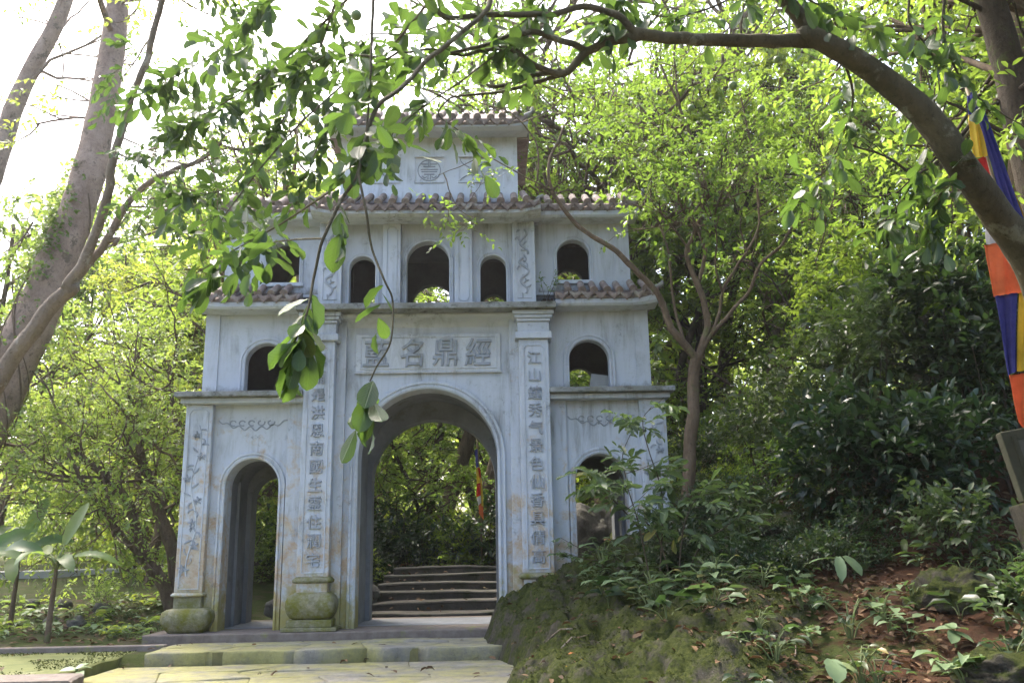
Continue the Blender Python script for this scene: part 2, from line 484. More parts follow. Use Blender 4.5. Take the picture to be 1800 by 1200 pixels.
class MB:
    def __init__(s):
        s.v = []
        s.f = []

    def add(s, V, F):
        b = len(s.v)
        s.v += [tuple(float(c) for c in p) for p in V]
        s.f += [tuple(int(i) + b for i in f) for f in F]
        return s

    def box(s, x0, x1, y0, y1, z0, z1):
        V = [(x0, y0, z0), (x1, y0, z0), (x1, y1, z0), (x0, y1, z0), (x0, y0, z1), (x1, y0, z1), (x1, y1, z1), (x0, y1, z1)]
        return s.add(V, [(0, 3, 2, 1), (4, 5, 6, 7), (0, 1, 5, 4), (1, 2, 6, 5), (2, 3, 7, 6), (3, 0, 4, 7)])

    def loft(s, rings, cap=True):
        n = len(rings[0])
        b = len(s.v)
        for r in rings:
            s.v += [tuple(float(c) for c in p) for p in r]
        for i in range(len(rings) - 1):
            for j in range(n):
                k = (j + 1) % n
                s.f.append((b + i * n + j, b + i * n + k, b + (i + 1) * n + k, b + (i + 1) * n + j))
        if cap:
            s.f.append(tuple(b + j for j in reversed(range(n))))
            s.f.append(tuple(b + (len(rings) - 1) * n + j for j in range(n)))
        return s

    def tube(s, P, rad, n=8, cap=True, wob=0.0):
        P = np.asarray(P, float)
        rad = np.broadcast_to(np.asarray(rad, float), (len(P),))
        T = np.gradient(P, axis=0)
        T = unit(T)
        ref = np.array([0.0, 0.0, 1.0]) if abs(T[0][2]) < 0.9 else np.array([1.0, 0, 0])
        rings = []
        for i in range(len(P)):
            u = unit(np.cross(T[i], ref))
            w = np.cross(u, T[i])
            ref = w
            ang = np.linspace(0, 2 * np.pi, n, endpoint=False)
            r = np.full(n, rad[i])
            if wob:
                q_ = P[i] + (np.cos(ang) * rad[i])[:, None] * u + (np.sin(ang) * rad[i])[:, None] * w
                r = r * (1 + wob * 1.6 * fbm(q_ * (0.55 / max(rad[i], 0.03)), 3, 0.6))
            ring = P[i] + (np.cos(ang) * r)[:, None] * u + (np.sin(ang) * r)[:, None] * w
            rings.append(ring)
        return s.loft(rings, cap)

    def build(s, name, mat, parent=None, smooth_=False, bevel=0.0, loc=None):
        me = bpy.data.meshes.new(name)
        me.from_pydata(s.v, [], s.f)
        me.validate()
        me.update()
        if smooth_:
            me.polygons.foreach_set('use_smooth', np.ones(len(me.polygons), bool))
        me.materials.append(mat)
        o = link(name, me, parent, loc)
        if bevel:
            md = o.modifiers.new('bevel', 'BEVEL')
            md.width = bevel
            md.segments = 2
            md.limit_method = 'ANGLE'
            md.angle_limit = R(40)
        return o


def spline(P, n=8, extra=None):
    """Catmull-Rom through the rows of P (any number of columns)."""
    P = np.asarray(P, float)
    Q = np.vstack([2 * P[0] - P[1], P, 2 * P[-1] - P[-2]])
    out = []
    for i in range(1, len(Q) - 2):
        p0, p1, p2, p3 = Q[i - 1], Q[i], Q[i + 1], Q[i + 2]
        for k in range(n):
            t = k / n
            out.append(0.5 * ((2 * p1) + (-p0 + p2) * t + (2 * p0 - 5 * p1 + 4 * p2 - p3) * t * t + (-p0 + 3 * p1 - 3 * p2 + p3) * t ** 3))
    out.append(P[-1])
    return np.array(out)


# value noise for shapes
_perm = np.random.default_rng(3).random((64, 64, 64))


def vnoise(p):
    p = np.asarray(p, float)
    i = np.floor(p).astype(int)
    f = p - i
    f = f * f * (3 - 2 * f)
    r = 0
    for dx in (0, 1):
        for dy in (0, 1):
            for dz in (0, 1):
                w = (f[..., 0] if dx else 1 - f[..., 0]) * (f[..., 1] if dy else 1 - f[..., 1]) * (f[..., 2] if dz else 1 - f[..., 2])
                r = r + w * _perm[(i[..., 0] + dx) % 64, (i[..., 1] + dy) % 64, (i[..., 2] + dz) % 64]
    return r


def fbm(p, oct=4, gain=0.5):
    p = np.asarray(p, float)
    a, s, t = 1.0, 0.0, 0.0
    for k in range(oct):
        s = s + a * (vnoise(p * 2 ** k + 17.3 * k) - 0.5)
        t += a
        a *= gain
    return s / t * 2


# ------------------------------------------------------------------ terrain
def H(x, y):
    x = np.asarray(x, float)
    y = np.asarray(y, float)
    z = np.full(np.broadcast(x, y).shape, -0.17)
    z = z - 0.25 * smooth(-1.3, -1.75, y) - 0.04 * np.clip(-3 - y, 0, 6)
    # hillside on the right
    hx = smooth(0.75, 1.7, x)
    sx = smooth(1.0, 4.5, x)
    hill = 0.14 * np.clip(x - 0.8, 0, 30) + sx * 0.20 * np.clip(y + 5.6, -1.5, 12) + 0.10 * np.clip(x - 5, 0, 12) * smooth(-6, 0, y)
    z = z + hx * (hill + 0.14)
    # ground climbing away behind the gate
    back = 0.13 * np.clip(y - 2.2, 0, 4.2) + 0.07 * np.clip(y - 6.4, 0, 60)
    z = z + back * (1 - 0.55 * smooth(-2.5, -8, x)) * (1 - 0.6 * hx)
    # bank on the left
    z = z + 0.25 * smooth(-3.6, -5.5, x) * smooth(0, 6, y)
    z = z + 0.10 * smooth(-3.2, -4.5, x) * smooth(-0.8, -0.3, y)
    rough = 0.16 * fbm(np.stack([x * 0.8, y * 0.8, 0 * x + 1.5], -1), 4)
    mask = np.maximum(smooth(0.8, 2.0, x), smooth(-1, 1.5, y) * smooth(1.2, 2.2, np.abs(x) + np.clip(y - 7, 0, 3)))
    mask = np.maximum(mask, smooth(-3.4, -4.5, x) * smooth(-0.8, 0.0, y) * 0.6)
    return z + rough * mask


def axis(lo, hi, a, b, d, g=1.18):
    m = list(np.arange(a, b + 1e-6, d))
    s = d
    while m[-1] < hi:
        s *= g
        m.append(m[-1] + s)
    s = d
    while m[0] > lo:
        s *= g
        m.insert(0, m[0] - s)
    return np.array(m)


gx = axis(-95, 95, -7, 9, 0.10)
gy = axis(-28, 95, -8.5, 9, 0.10)
X, Y = np.meshgrid(gx, gy)
Zg = H(X, Y) + 0.05 * fbm(np.stack([X * 4, Y * 4, X * 0 + 9.2], -1), 3) * smooth(0.9, 2.0, X)
nxx, nyy = len(gx), len(gy)
I = np.arange(nxx * nyy).reshape(nyy, nxx)
Fq = np.stack([I[:-1, :-1], I[:-1, 1:], I[1:, 1:], I[1:, :-1]], -1).reshape(-1, 4)
tag(link('ground', fast_mesh('ground', np.stack([X, Y, Zg], -1).reshape(-1, 3), Fq, M['ground'])), kind='structure',
    label='forest floor of red soil, dirt and moss rising to the hillside')


def rough_slab(outline, z0, z1, seed, jitter=0.02, tilt=0.0, sub=2):
    """Irregular flagstone: outline polygon (k,2) -> closed slab with chipped edges."""
    rg = np.random.default_rng(seed)
    P = []
    k = len(outline)
    for i in range(k):
        a, b = np.array(outline[i]), np.array(outline[(i + 1) % k])
        for j in range(sub):
            t = j / sub
            P.append(a + (b - a) * t + rg.normal(0, jitter, 2) * (1 if j else 0.5))
    P = np.array(P)
    c = P.mean(0)
    n = len(P)
    tz = rg.normal(0, 0.35 * jitter, n)
    sl = rg.normal(0, tilt, 2)
    top = np.c_[c + (P - c) * 0.985, z1 + tz + (P - c) @ sl]
    mid = np.c_[P, z1 - 0.018 + tz + (P - c) @ sl]
    bot = np.c_[P + rg.normal(0, jitter * 0.5, (n, 2)), np.full(n, z0)]
    mb = MB()
    mb.loft([bot, mid, top], cap=True)
    return mb


# paving: upper landing before the plinth and lower terrace, flagstones one by one
pav = tag(bpy.data.objects.new('paving', None), 'terrace of uneven yellow mossy flagstones in front of the gate', kind='structure')
COL.objects.link(pav)


def voronoi_cells(x0, x1, y0, y1, nx, ny, seed, jit=0.32, gap=0.02):
    """Jittered quad cells with shared corners, shrunk by a joint."""
    rg = np.random.default_rng(seed)
    xs = np.linspace(x0, x1, nx + 1)
    ys = np.linspace(y0, y1, ny + 1)
    G = np.zeros((ny + 1, nx + 1, 2))
    for j in range(ny + 1):
        for i in range(nx + 1):
            dx = rg.normal(0, jit * (x1 - x0) / nx * 0.5) if 0 < i < nx else 0
            dy = rg.normal(0, jit * (y1 - y0) / ny * 0.5) if 0 < j < ny else 0
            G[j, i] = (xs[i] + dx + (0.35 * (x1 - x0) / nx * ((j % 2) - 0.5) if 0 < i < nx else 0), ys[j] + dy)
    cells = []
    for j in range(ny):
        for i in range(nx):
            q = np.array([G[j, i], G[j, i + 1], G[j + 1, i + 1], G[j + 1, i]])
            c = q.mean(0)
            l = np.linalg.norm(q - c, axis=1, keepdims=True)
            cells.append(c + (q - c) * (1 - gap / l))
    return cells


def pave(cells, z0, z1, tone_seed, front=None, jit=0.012):
    """Worn flagstones with rounded arrises; the ones on the front edge are ragged."""
    for k, c in enumerate(cells):
        rg_ = np.random.default_rng(tone_seed + k)
        P = []
        q = len(c)
        for i in range(q):
            a_, b_ = c[i], c[(i + 1) % q]
            m = 7
            for j in range(m):
                t = j / m
                p = a_ + (b_ - a_) * t
                w = fbm(np.array([[p[0] * 3.1, p[1] * 3.1, tone_seed * 0.37 + k * 0.0]]), 3)[0]
                p = p + np.array([0.0, w * (0.16 if front is not None and p[1] < front + 0.05 else jit)])
                P.append(p)
        P = np.array(P)
        cc = P.mean(0)
        n = len(P)
        dz = rg_.normal(0, 0.006)
        zt = z1 + dz + 0.012 * fbm(np.c_[P * 2.0, np.zeros(n) + k], 3)

        def ring(f, z, out=0.0):
            return np.c_[cc + (P - cc) * f, np.broadcast_to(z, (n,))]
        fr = front is not None and c[:, 1].min() < front + 0.05
        und = 1.0 + 0.03 * fbm(np.c_[P * 5.0, np.zeros(n) + 3.3], 3) if fr else np.ones(n)
        rings = [np.c_[cc + (P - cc) * und[:, None], np.full(n, z0)], np.c_[cc + (P - cc) * (und * 1.005)[:, None], zt - 0.06], ring(1.0, zt - 0.022), ring(0.990, zt - 0.006), ring(0.965, zt), ring(0.6, zt.mean() + (zt - zt.mean()) * 0.5 - 0.002), ring(0.25, zt.mean() - 0.003)]
        mb = MB()
        mb.loft(rings)
        mb.build('paving_stone', M['paving'], pav, True)


pave(voronoi_cells(-3.45, 1.15, -1.66, -0.50, 5, 2, 11, 0.35, 0.005), -0.5, -0.115, 100, -1.66)
pave(voronoi_cells(-3.75, 1.30, -5.2, -1.70, 5, 5, 12, 0.6, 0.004), -0.6, -0.275, 200)
pave(voronoi_cells(-3.8, 1.5, -12.5, -5.21, 5, 8, 13, 0.5, 0.006), -0.9, -0.30, 300)
# mortar bed between the stones
MB().box(-3.40, 1.1, -1.60, -0.46, -0.6, -0.132).build('bed', M['joint'], pav)
MB().box(-3.70, 1.25, -5.2, -1.6, -0.7, -0.292).build('bed', M['joint'], pav)

# left: mossy concrete court with a kerb, and the stone block at the corner
ye = np.linspace(-3.30, -0.90, 40)
o = MB().loft([[(-14, y_, -0.6), (xe, y_, -0.6), (xe, y_, -0.185), (xe - 0.03, y_, -0.165), (-14, y_, -0.165)] for y_, xe in zip(ye, -3.80 + 0.05 * fbm(np.c_[ye * 3, ye * 0, ye * 0 + 5], 3))]).build('mossy_court', M['mosspave'])
tag(o, 'flat green mossy concrete court beside the flagstones', kind='structure')
o = MB().box(-14, -3.47, -0.89, -0.74, -0.5, -0.095).build('kerb', M['plinth'], bevel=0.015)
tag(o, 'low dark stone kerb behind the green mossy court', kind='structure')
rough_slab([(-7.5, -3.98), (-3.30, -3.98), (-3.42, -3.40), (-7.5, -3.36)], -0.7, -0.135, 77, 0.006, 0, 8).build('stone_block', M['plinth'])
tag(bpy.data.objects['stone_block'], 'long low mossy stone block at the bottom corner beside the flagstones', 'stone block')

# concrete path far left
P = spline(np.array([[-30, 6.0], [-16, 11.0], [-9, 15.5], [-5, 21.0], [-3, 30.0]]), 8)
T = unit(np.gradient(P, axis=0))
N = np.c_[-T[:, 1], T[:, 0]]
mb = MB()
rings = []
for p, n in zip(P, N):
    a, b = p - n * 1.5, p + n * 1.5
    zz = max(float(H(a[0], a[1])), float(H(b[0], b[1]))) + 0.06
    rings.append([(a[0], a[1], zz - 0.5), (b[0], b[1], zz - 0.5), (b[0], b[1], zz), (a[0], a[1], zz)])
mb.loft(rings)
tag(mb.build('path', M['concrete']), 'pale sunlit concrete path curving away behind the banana plants', kind='structure')

# stone stairs beyond the arch
st = empty('stone_staircase', (0, 2.2, 0), 'worn dark stone steps climbing behind the main arch', 'steps')
for k in range(6):
    y0 = 2.35 + 0.68 * k
    zt = 0.06 + 0.140 * k
    xl = -1.35 + 0.03 * k + (0.10 if k == 5 else 0)
    n = 40
    xs = np.linspace(xl, 2.4, n)
    fr = y0 + 0.14 * fbm(np.c_[xs * 0.9, xs * 0 + k * 3.1, xs * 0], 3)
    tp = zt + 0.05 * fbm(np.c_[xs * 0.8, xs * 0 + k * 5.7, xs * 0 + 4], 3)
    rings = []
    for i in range(n):
        rings.append([(xs[i], fr[i] + 0.03, zt - 0.45), (xs[i], fr[i] + 0.012, tp[i] - 0.05), (xs[i], fr[i] - 0.012, tp[i] - 0.035),
                      (xs[i], fr[i] - 0.005, tp[i] - 0.008), (xs[i], fr[i] + 0.03, tp[i]), (xs[i], y0 + 1.2, tp[i] + 0.005), (xs[i], y0 + 1.2, zt - 0.45)])
    mb = MB()
    mb.loft(rings)
    mb.build('step', M['step'], st, loc=(0, -2.2, 0))


def rock(name, c, size, seed, mat, label, group=None, amp=0.75, sub=5, rz=0.0, freq=1.2):
    import bmesh
    bm = bmesh.new()
    bmesh.ops.create_icosphere(bm, subdivisions=sub, radius=1.0)
    V = np.array([v.co[:] for v in bm.verts])
    d = 1 + amp * fbm(V * freq + seed * 3.7, 5, 0.66) + 0.22 * (1 - np.abs(fbm(V * 3.1 + seed, 4, 0.7))) - 0.18
    V = V * d[:, None] * np.array(size)
    for v, q in zip(bm.verts, V):
        v.co = q
    me = bpy.data.meshes.new(name)
    bm.to_mesh(me)
    bm.free()
    me.materials.append(mat)
    me.polygons.foreach_set('use_smooth', np.ones(len(me.polygons), bool))
    return tag(link(name, me, None, c, (0, 0, rz)), label, 'rock', group)


# ------------------------------------------------------------------ the gate
gate = empty('temple_gate', (0, 0, 0), 'pale blue stuccoed three-tiered temple gate with arches and tiled roofs', 'gate')


def arch_z(xr, hw, zs, rise):
    return zs + rise * math.sqrt(max(0.0, 1 - (xr / hw) ** 2))


def wall_arch(x0, x1, z0, z1, y0, y1, ops, seg=22):
    """Wall slab with arched openings (xc, hw, sill, spring, rise)."""
    mb = MB()
    cuts = [x0]
    spans = []
    for (xc, hw, sill, zs, rise) in sorted(ops):
        if xc - hw > cuts[-1] + 1e-6:
            spans.append((cuts[-1], xc - hw, None))
        for i in range(seg):
            a = -math.cos(math.pi * i / seg) * hw
            b = -math.cos(math.pi * (i + 1) / seg) * hw
            spans.append((xc + a, xc + b, (sill, arch_z(a, hw, zs, rise), arch_z(b, hw, zs, rise))))
        cuts.append(xc + hw)
        s, e = xc - hw, xc + hw
        mb.add([(s, y0, sill), (s, y1, sill), (s, y1, zs), (s, y0, zs)], [(0, 1, 2, 3)])
        mb.add([(e, y0, sill), (e, y1, sill), (e, y1, zs), (e, y0, zs)], [(3, 2, 1, 0)])
    if cuts[-1] < x1 - 1e-6:
        spans.append((cuts[-1], x1, None))

    def quad(a, b, za0, zb0, za1, zb1):
        mb.add([(a, y0, za0), (b, y0, zb0), (b, y0, zb1), (a, y0, za1)], [(0, 1, 2, 3)])
        mb.add([(a, y1, za0), (b, y1, zb0), (b, y1, zb1), (a, y1, za1)], [(3, 2, 1, 0)])

    for a, b, op in spans:
        if op is None:
            quad(a, b, z0, z0, z1, z1)
            mb.add([(a, y0, z0), (b, y0, z0), (b, y1, z0), (a, y1, z0)], [(3, 2, 1, 0)])
        else:
            sill, za, zb = op
            if sill > z0 + 1e-6:
                quad(a, b, z0, z0, sill, sill)
                mb.add([(a, y0, sill), (b, y0, sill), (b, y1, sill), (a, y1, sill)], [(0, 1, 2, 3)])
            quad(a, b, za, zb, z1, z1)
            mb.add([(a, y0, za), (b, y0, zb), (b, y1, zb), (a, y1, za)], [(3, 2, 1, 0)])
        mb.add([(a, y0, z1), (b, y0, z1), (b, y1, z1), (a, y1, z1)], [(0, 1, 2, 3)])
    mb.add([(x0, y0, z0), (x0, y1, z0), (x0, y1, z1), (x0, y0, z1)], [(3, 2, 1, 0)])
    mb.add([(x1, y0, z0), (x1, y1, z0), (x1, y1, z1), (x1, y0, z1)], [(0, 1, 2, 3)])
    return mb


def moulding(xc, hw, sill, zs, rise, yw, w=0.10, d=0.05, seg=28):
    """Stepped band around an arched opening."""
    path = [(-hw, sill, -1, 0), (-hw, zs, -1, 0)]
    for i in range(1, seg):
        a = math.pi * (1 - i / seg)
        nx, nz = math.cos(a) / hw, math.sin(a) / max(rise, 1e-3)
        l = math.hypot(nx, nz)
        path.append((hw * math.cos(a), zs + rise * math.sin(a), nx / l, nz / l))
    path += [(hw, zs, 1, 0), (hw, sill, 1, 0)]
    prof = [(-0.004, 0.05), (-0.004, -d * 0.7), (0.22, -d), (0.34, -d), (0.38, -d * 0.55), (0.60, -d * 0.55), (0.64, -d * 0.95), (0.92, -d * 0.95), (1.0, -d * 0.45), (1.0, 0.05)]
    rings = []
    for x, z, nx, nz in path:
        rings.append([(xc + x + nx * o * w, yw + y, z + nz * o * w) for o, y in prof])
    return MB().loft(rings)


def sq_ring(cx, cy, hx, hy, z, e=4.5, n=24):
    r = []
    for i in range(n):
        a = 2 * math.pi * i / n
        c, s_ = math.cos(a), math.sin(a)
        r.append((cx + hx * math.copysign(abs(c) ** (2 / e), c), cy + hy * math.copysign(abs(s_) ** (2 / e), s_), z))
    return r


def lathe_sq(cx, cy, prof, e=5.0, n=28):
    return MB().loft([sq_ring(cx, cy, hx, hy, z, e, n) for z, hx, hy in prof])


def relief(paths, w, h, y, mat, name, parent, closed=False, taper=False):
    """Raised strokes on the plane y (towards -y). paths: list of (k,2) xz polylines."""
    mb = MB()
    for P in paths:
        P = np.asarray(P, float)
        T = unit(np.gradient(P, axis=0))
        N = np.c_[-T[:, 1], T[:, 0]]
        rings = []
        for i, (p, n) in enumerate(zip(P, N)):
            ww = w * 0.5
            if taper:
                ww *= 0.35 + 0.75 * math.sin(math.pi * (i + 0.5) / len(P))
            rings.append([(p[0] + n[0] * ww, y + 0.01, p[1] + n[1] * ww), (p[0] + n[0] * ww * 0.75, y - h, p[1] + n[1] * ww * 0.75),
                          (p[0] - n[0] * ww * 0.75, y - h, p[1] - n[1] * ww * 0.75), (p[0] - n[0] * ww, y + 0.01, p[1] - n[1] * ww)])
        mb.loft(rings)
    return mb.build(name, mat, parent)


def frame_lines(x0, x1, z0, z1, y, parent, mat, w=0.022, h=0.012, cham=0.05):
    P = np.array([(x0, z0), (x1, z0), (x1, z1 - cham), (x1 - cham, z1), (x0 + cham, z1), (x0, z1 - cham), (x0, z0)])
    Q = []
    for a, b in zip(P[:-1], P[1:]):
        Q.append(np.linspace(a, b, 3))
    return relief(Q, w, h, y, mat, 'panel_border', parent)


def glyphs(text, x, zs, y, size, mat, parent, ext=0.014, bold=0.012, sx=1.0, shear=0.0):
    """One raised character per mesh, centred on (x, z)."""
    for ch, (cx, cz) in zip(text, zip(np.broadcast_to(x, (len(text),)), np.broadcast_to(zs, (len(text),)))):
        c = bpy.data.curves.new('character', 'FONT')
        c.body = ch
        c.extrude = ext / size
        c.offset = bold
        c.bevel_depth = 0.008
        c.bevel_resolution = 0
        c.resolution_u = 2
        tmp = bpy.data.objects.new('tmp', c)
        COL.objects.link(tmp)
        bpy.context.view_layer.update()
        me = bpy.data.meshes.new_from_object(tmp.evaluated_get(bpy.context.evaluated_depsgraph_get()))
        bpy.data.objects.remove(tmp)
        co = np.array([v.co[:] for v in me.vertices])
        mid = (co.max(0) + co.min(0)) / 2
        co = (co - mid) * size
        co = np.c_[co[:, 0] * sx + shear * co[:, 1], -co[:, 2] * 1.0, co[:, 1]]
        me.vertices.foreach_set('co', co.astype(np.float32).ravel())
        me.materials.clear()
        me.materials.append(mat)
        me.name = 'character'
        me.update()
        link('character', me, parent, (float(cx), y, float(cz)))


PL, PW = M['plaster'], M['plaster_worn']
D1 = 1.75                                       # depth of the gate
# plinth
MB().box(-3.94, 3.94, -0.47, D1 + 0.4, -0.5, 0.0).build('plinth', M['plinth'], gate, bevel=0.02)
# ---- first tier walls
SA = (2.635, 0.40, 0.0, 2.06, 0.42)             # side arch
MA = (0.0, 1.057, 0.0, 2.46, 1.057)             # main arch


def mir(op):
    return (-op[0],) + op[1:]


wall_arch(-1.40, 1.40, 0.003, 4.66, 0.0, 0.35, [MA]).build('wall', PW, gate)
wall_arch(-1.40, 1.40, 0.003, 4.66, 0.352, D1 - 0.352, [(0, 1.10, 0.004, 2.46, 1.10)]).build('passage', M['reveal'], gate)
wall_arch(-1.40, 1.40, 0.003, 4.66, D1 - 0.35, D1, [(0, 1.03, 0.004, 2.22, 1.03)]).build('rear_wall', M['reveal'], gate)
for s in (-1, 1):
    a = sorted((s * 1.402, s * 3.60))
    wall_arch(a[0], a[1], 0.003, 3.40, 0.0, 0.35, [SA if s > 0 else mir(SA)]).build('wall', PW, gate)
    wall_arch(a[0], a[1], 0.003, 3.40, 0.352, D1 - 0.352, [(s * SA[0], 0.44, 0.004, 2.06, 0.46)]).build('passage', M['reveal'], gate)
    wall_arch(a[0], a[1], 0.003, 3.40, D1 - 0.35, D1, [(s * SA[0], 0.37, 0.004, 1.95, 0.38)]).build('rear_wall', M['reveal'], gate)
    moulding(s * SA[0], *SA[1:], -0.0, 0.10, 0.045).build('arch_moulding', PW, gate)
    # wall strip beside the pillar and the door jamb line inside
    MB().box(*sorted((s * 1.87, s * 2.125)), -0.055, 0.01, 0.003, 3.34).build('wall_strip', PW, gate, bevel=0.008)
    MB().box(*sorted((s * 1.265, s * 1.41)), -0.10, 0.01, 0.003, 4.60).build('wall_strip', PW, gate, bevel=0.008)
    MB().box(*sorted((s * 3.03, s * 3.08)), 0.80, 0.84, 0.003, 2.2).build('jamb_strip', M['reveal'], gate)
moulding(*MA, -0.0, 0.125, 0.055, 40).build('arch_moulding', PL, gate)

# ---- main pillars with the couplets
LEFT = '雲雨是洪恩南國生霊住潤宅'
RIGHT = '江山鐘秀气景色仙香具倩高'
for s, text in ((-1, LEFT), (1, RIGHT)):
    x0, x1 = sorted((s * 1.405, s * 1.865))
    xc = (x0 + x1) / 2
    pil = MB().box(x0, x1, -0.30, 0.01, 0.74, 4.225).build('pillar', PW, gate, bevel=0.012)
    frame_lines(x0 + 0.07, x1 - 0.07, 0.80, 4.13, -0.300, pil, PL, 0.018, 0.014)
    zz = np.linspace(3.93, 0.98, 12)
    glyphs(text, xc, zz, -0.312, 0.22, M['letter'], pil, 0.012, 0.004)
    mb = MB()
    mb.box(x0 - 0.055, x1 + 0.055, -0.36, 0.012, 4.227, 4.335)
    cap = mb.build('capital', PL, gate, bevel=0.012)
    mb = MB()
    mb.box(x0 - 0.015, x1 + 0.015, -0.315, 0.012, 4.337, 4.50)
    mb.build('capital_block', PL, gate, bevel=0.008)
    mb = MB()
    for a, (z0, z1) in ((0.03, (4.502, 4.548)), (0.06, (4.55, 4.60)), (0.09, (4.602, 4.665))):
        mb.box(x0 - a, x1 + a, -0.32 - a, 0.012, z0, z1)
    mb.build('capital_cornice', PL, gate, bevel=0.008)
    # foot: moulding, neck, bulb, square foot
    yc = -0.15
    lathe_sq(xc, yc, [(0.655, .255, .17), (0.67, .285, .20), (0.70, .29, .205), (0.725, .265, .18), (0.742, .24, .16)], 9).build('base_moulding', M['base'], gate, True)
    MB().box(x0 + 0.01, x1 - 0.01, -0.31, 0.01, 0.50, 0.66).build('base_neck', PW, gate, bevel=0.01)
    lathe_sq(xc, yc - 0.02, [(0.16, .25, .22), (0.19, .30, .26), (0.25, .335, .29), (0.34, .358, .31), (0.42, .352, .305), (0.48, .32, .275), (0.503, .29, .245), (0.515, .26, .215), (0.53, .25, .2)], 8).build('base_bulb', M['base'], gate, True)
    mb = MB()
    mb.box(xc - .32, xc + .32, -0.45, 0.0, 0.06, 0.16)
    mb.box(xc - .39, xc + .39, -0.465, 0.0, 0.002, 0.058)
    mb.build('base_foot', M['base'], gate, bevel=0.012)

# ---- outer pilasters of the first tier with floral relief
rf = np.random.default_rng(21)


def leaf_stroke(x, z, a, l, bend):
    t = np.linspace(0, 1, 6)
    ang = a + bend * t
    return np.c_[x + np.cumsum(np.cos(ang)) * l / 6, z + np.cumsum(np.sin(ang)) * l / 6]


for s in (-1, 1):
    x0, x1 = sorted((s * 3.25, s * 3.655))
    xc = (x0 + x1) / 2
    pil = MB().box(x0, x1, -0.13, 0.01, 0.545, 3.30).build('pilaster', m_plaster('peeling_limewash', 0.20, 1.0) if s < 0 else PW, gate, bevel=0.012)
    frame_lines(x0 + 0.06, x1 - 0.06, 0.60, 3.22, -0.130, pil, PL, 0.016, 0.012)
    paths = []
    zs = np.linspace(0.78, 2.98, 46)
    stem = np.c_[xc + 0.055 * np.sin(zs * 5.2), zs]
    paths.append(stem)
    fl = []
    for k in range(20):
        z = 0.85 + k * 0.108
        x = xc + 0.055 * math.sin(z * 5.2)
        sd_ = 1 if k % 2 else -1
        fl.append(leaf_stroke(x, z, (0.3 if sd_ > 0 else math.pi - 0.3) + rf.normal(0, 0.3), 0.13, rf.normal(0, 1.4)))
        if k % 3 == 0:
            for q in range(5):
                fl.append(leaf_stroke(x + sd_ * 0.06, z + 0.04, q * 1.256 + 0.3, 0.065, 0.5))
        if k % 4 == 1:
            fl.append(leaf_stroke(x, z, rf.uniform(0, 6.28), 0.15, 2.6))
    relief(paths, 0.022, 0.012, -0.130, PL, 'vine_carving', pil)
    tag(relief(fl, 0.030, 0.014, -0.130, M['letter'], 'flower_carving', pil, taper=True), kind='stuff')
    lathe_sq(xc, -0.055, [(0.49, .195, .085), (0.50, .235, .125), (0.525, .24, .13), (0.547, .215, .105)], 9).build('base_moulding', PW, gate, True)
    MB().box(x0 + 0.005, x1 - 0.005, -0.14, 0.01, 0.325, 0.492).build('base_neck', M['base'], gate, bevel=0.01)
    lathe_sq(xc - s * 0.03, -0.07, [(0.003, .25, .21), (0.05, .29, .25), (0.14, .34, .30), (0.22, .35, .31), (0.29, .33, .29), (0.32, .29, .25), (0.335, .23, .19)], 7).build('base_bulb', M['base'], gate, True)
    # cloud scroll above the side arch
    t = np.linspace(-1, 1, 90)
    cx = s * 2.67
    lower = np.c_[cx + 0.52 * t, 3.015 - 0.075 * np.cos(t * math.pi / 2) - 0.030 * np.sin(t * 19) * (1 - 0.4 * np.abs(t)) + 0.05 * np.abs(t) ** 3]
    cp = [lower]
    for q in (-0.30, -0.16, -0.02, 0.12, 0.27):
        a = np.linspace(0.2, 5.2, 18)
        rr = 0.036 + 0.022 * a / 5.2
        cp.append(np.c_[cx + q + rr * np.cos(a + (0 if q < 0 else 1.5)), 3.03 + rr * 0.8 * np.sin(a + (0 if q < 0 else 1.5))])
    relief(cp, 0.020, 0.014, 0.0, M['letter'], 'cloud_carving', gate)

# ---- name board
pq = MB().box(-1.125, 1.125, -0.045, 0.01, 3.79, 4.385).build('name_board', M['plaster_plaque'], gate, bevel=0.006)
relief([np.linspace(a, b, 3) for a, b in (((-1.14, 3.775), (1.14, 3.775)), ((-1.05, 4.34), (1.06, 4.34)), ((-1.05, 3.84), (-1.05, 4.34)), ((1.06, 3.84), (1.06, 4.34)), ((-1.05, 3.84), (1.06, 3.84)))],
       0.022, 0.016, -0.045, M['plaster_plaque'], 'board_frame', pq)
glyphs('藍名鼎經', np.array([-0.80, -0.255, 0.265, 0.78]), np.array([4.09, 4.085, 4.085, 4.09]), -0.055, 0.47, M['letter'], pq, 0.020, 0.004, 0.9, 0.06)

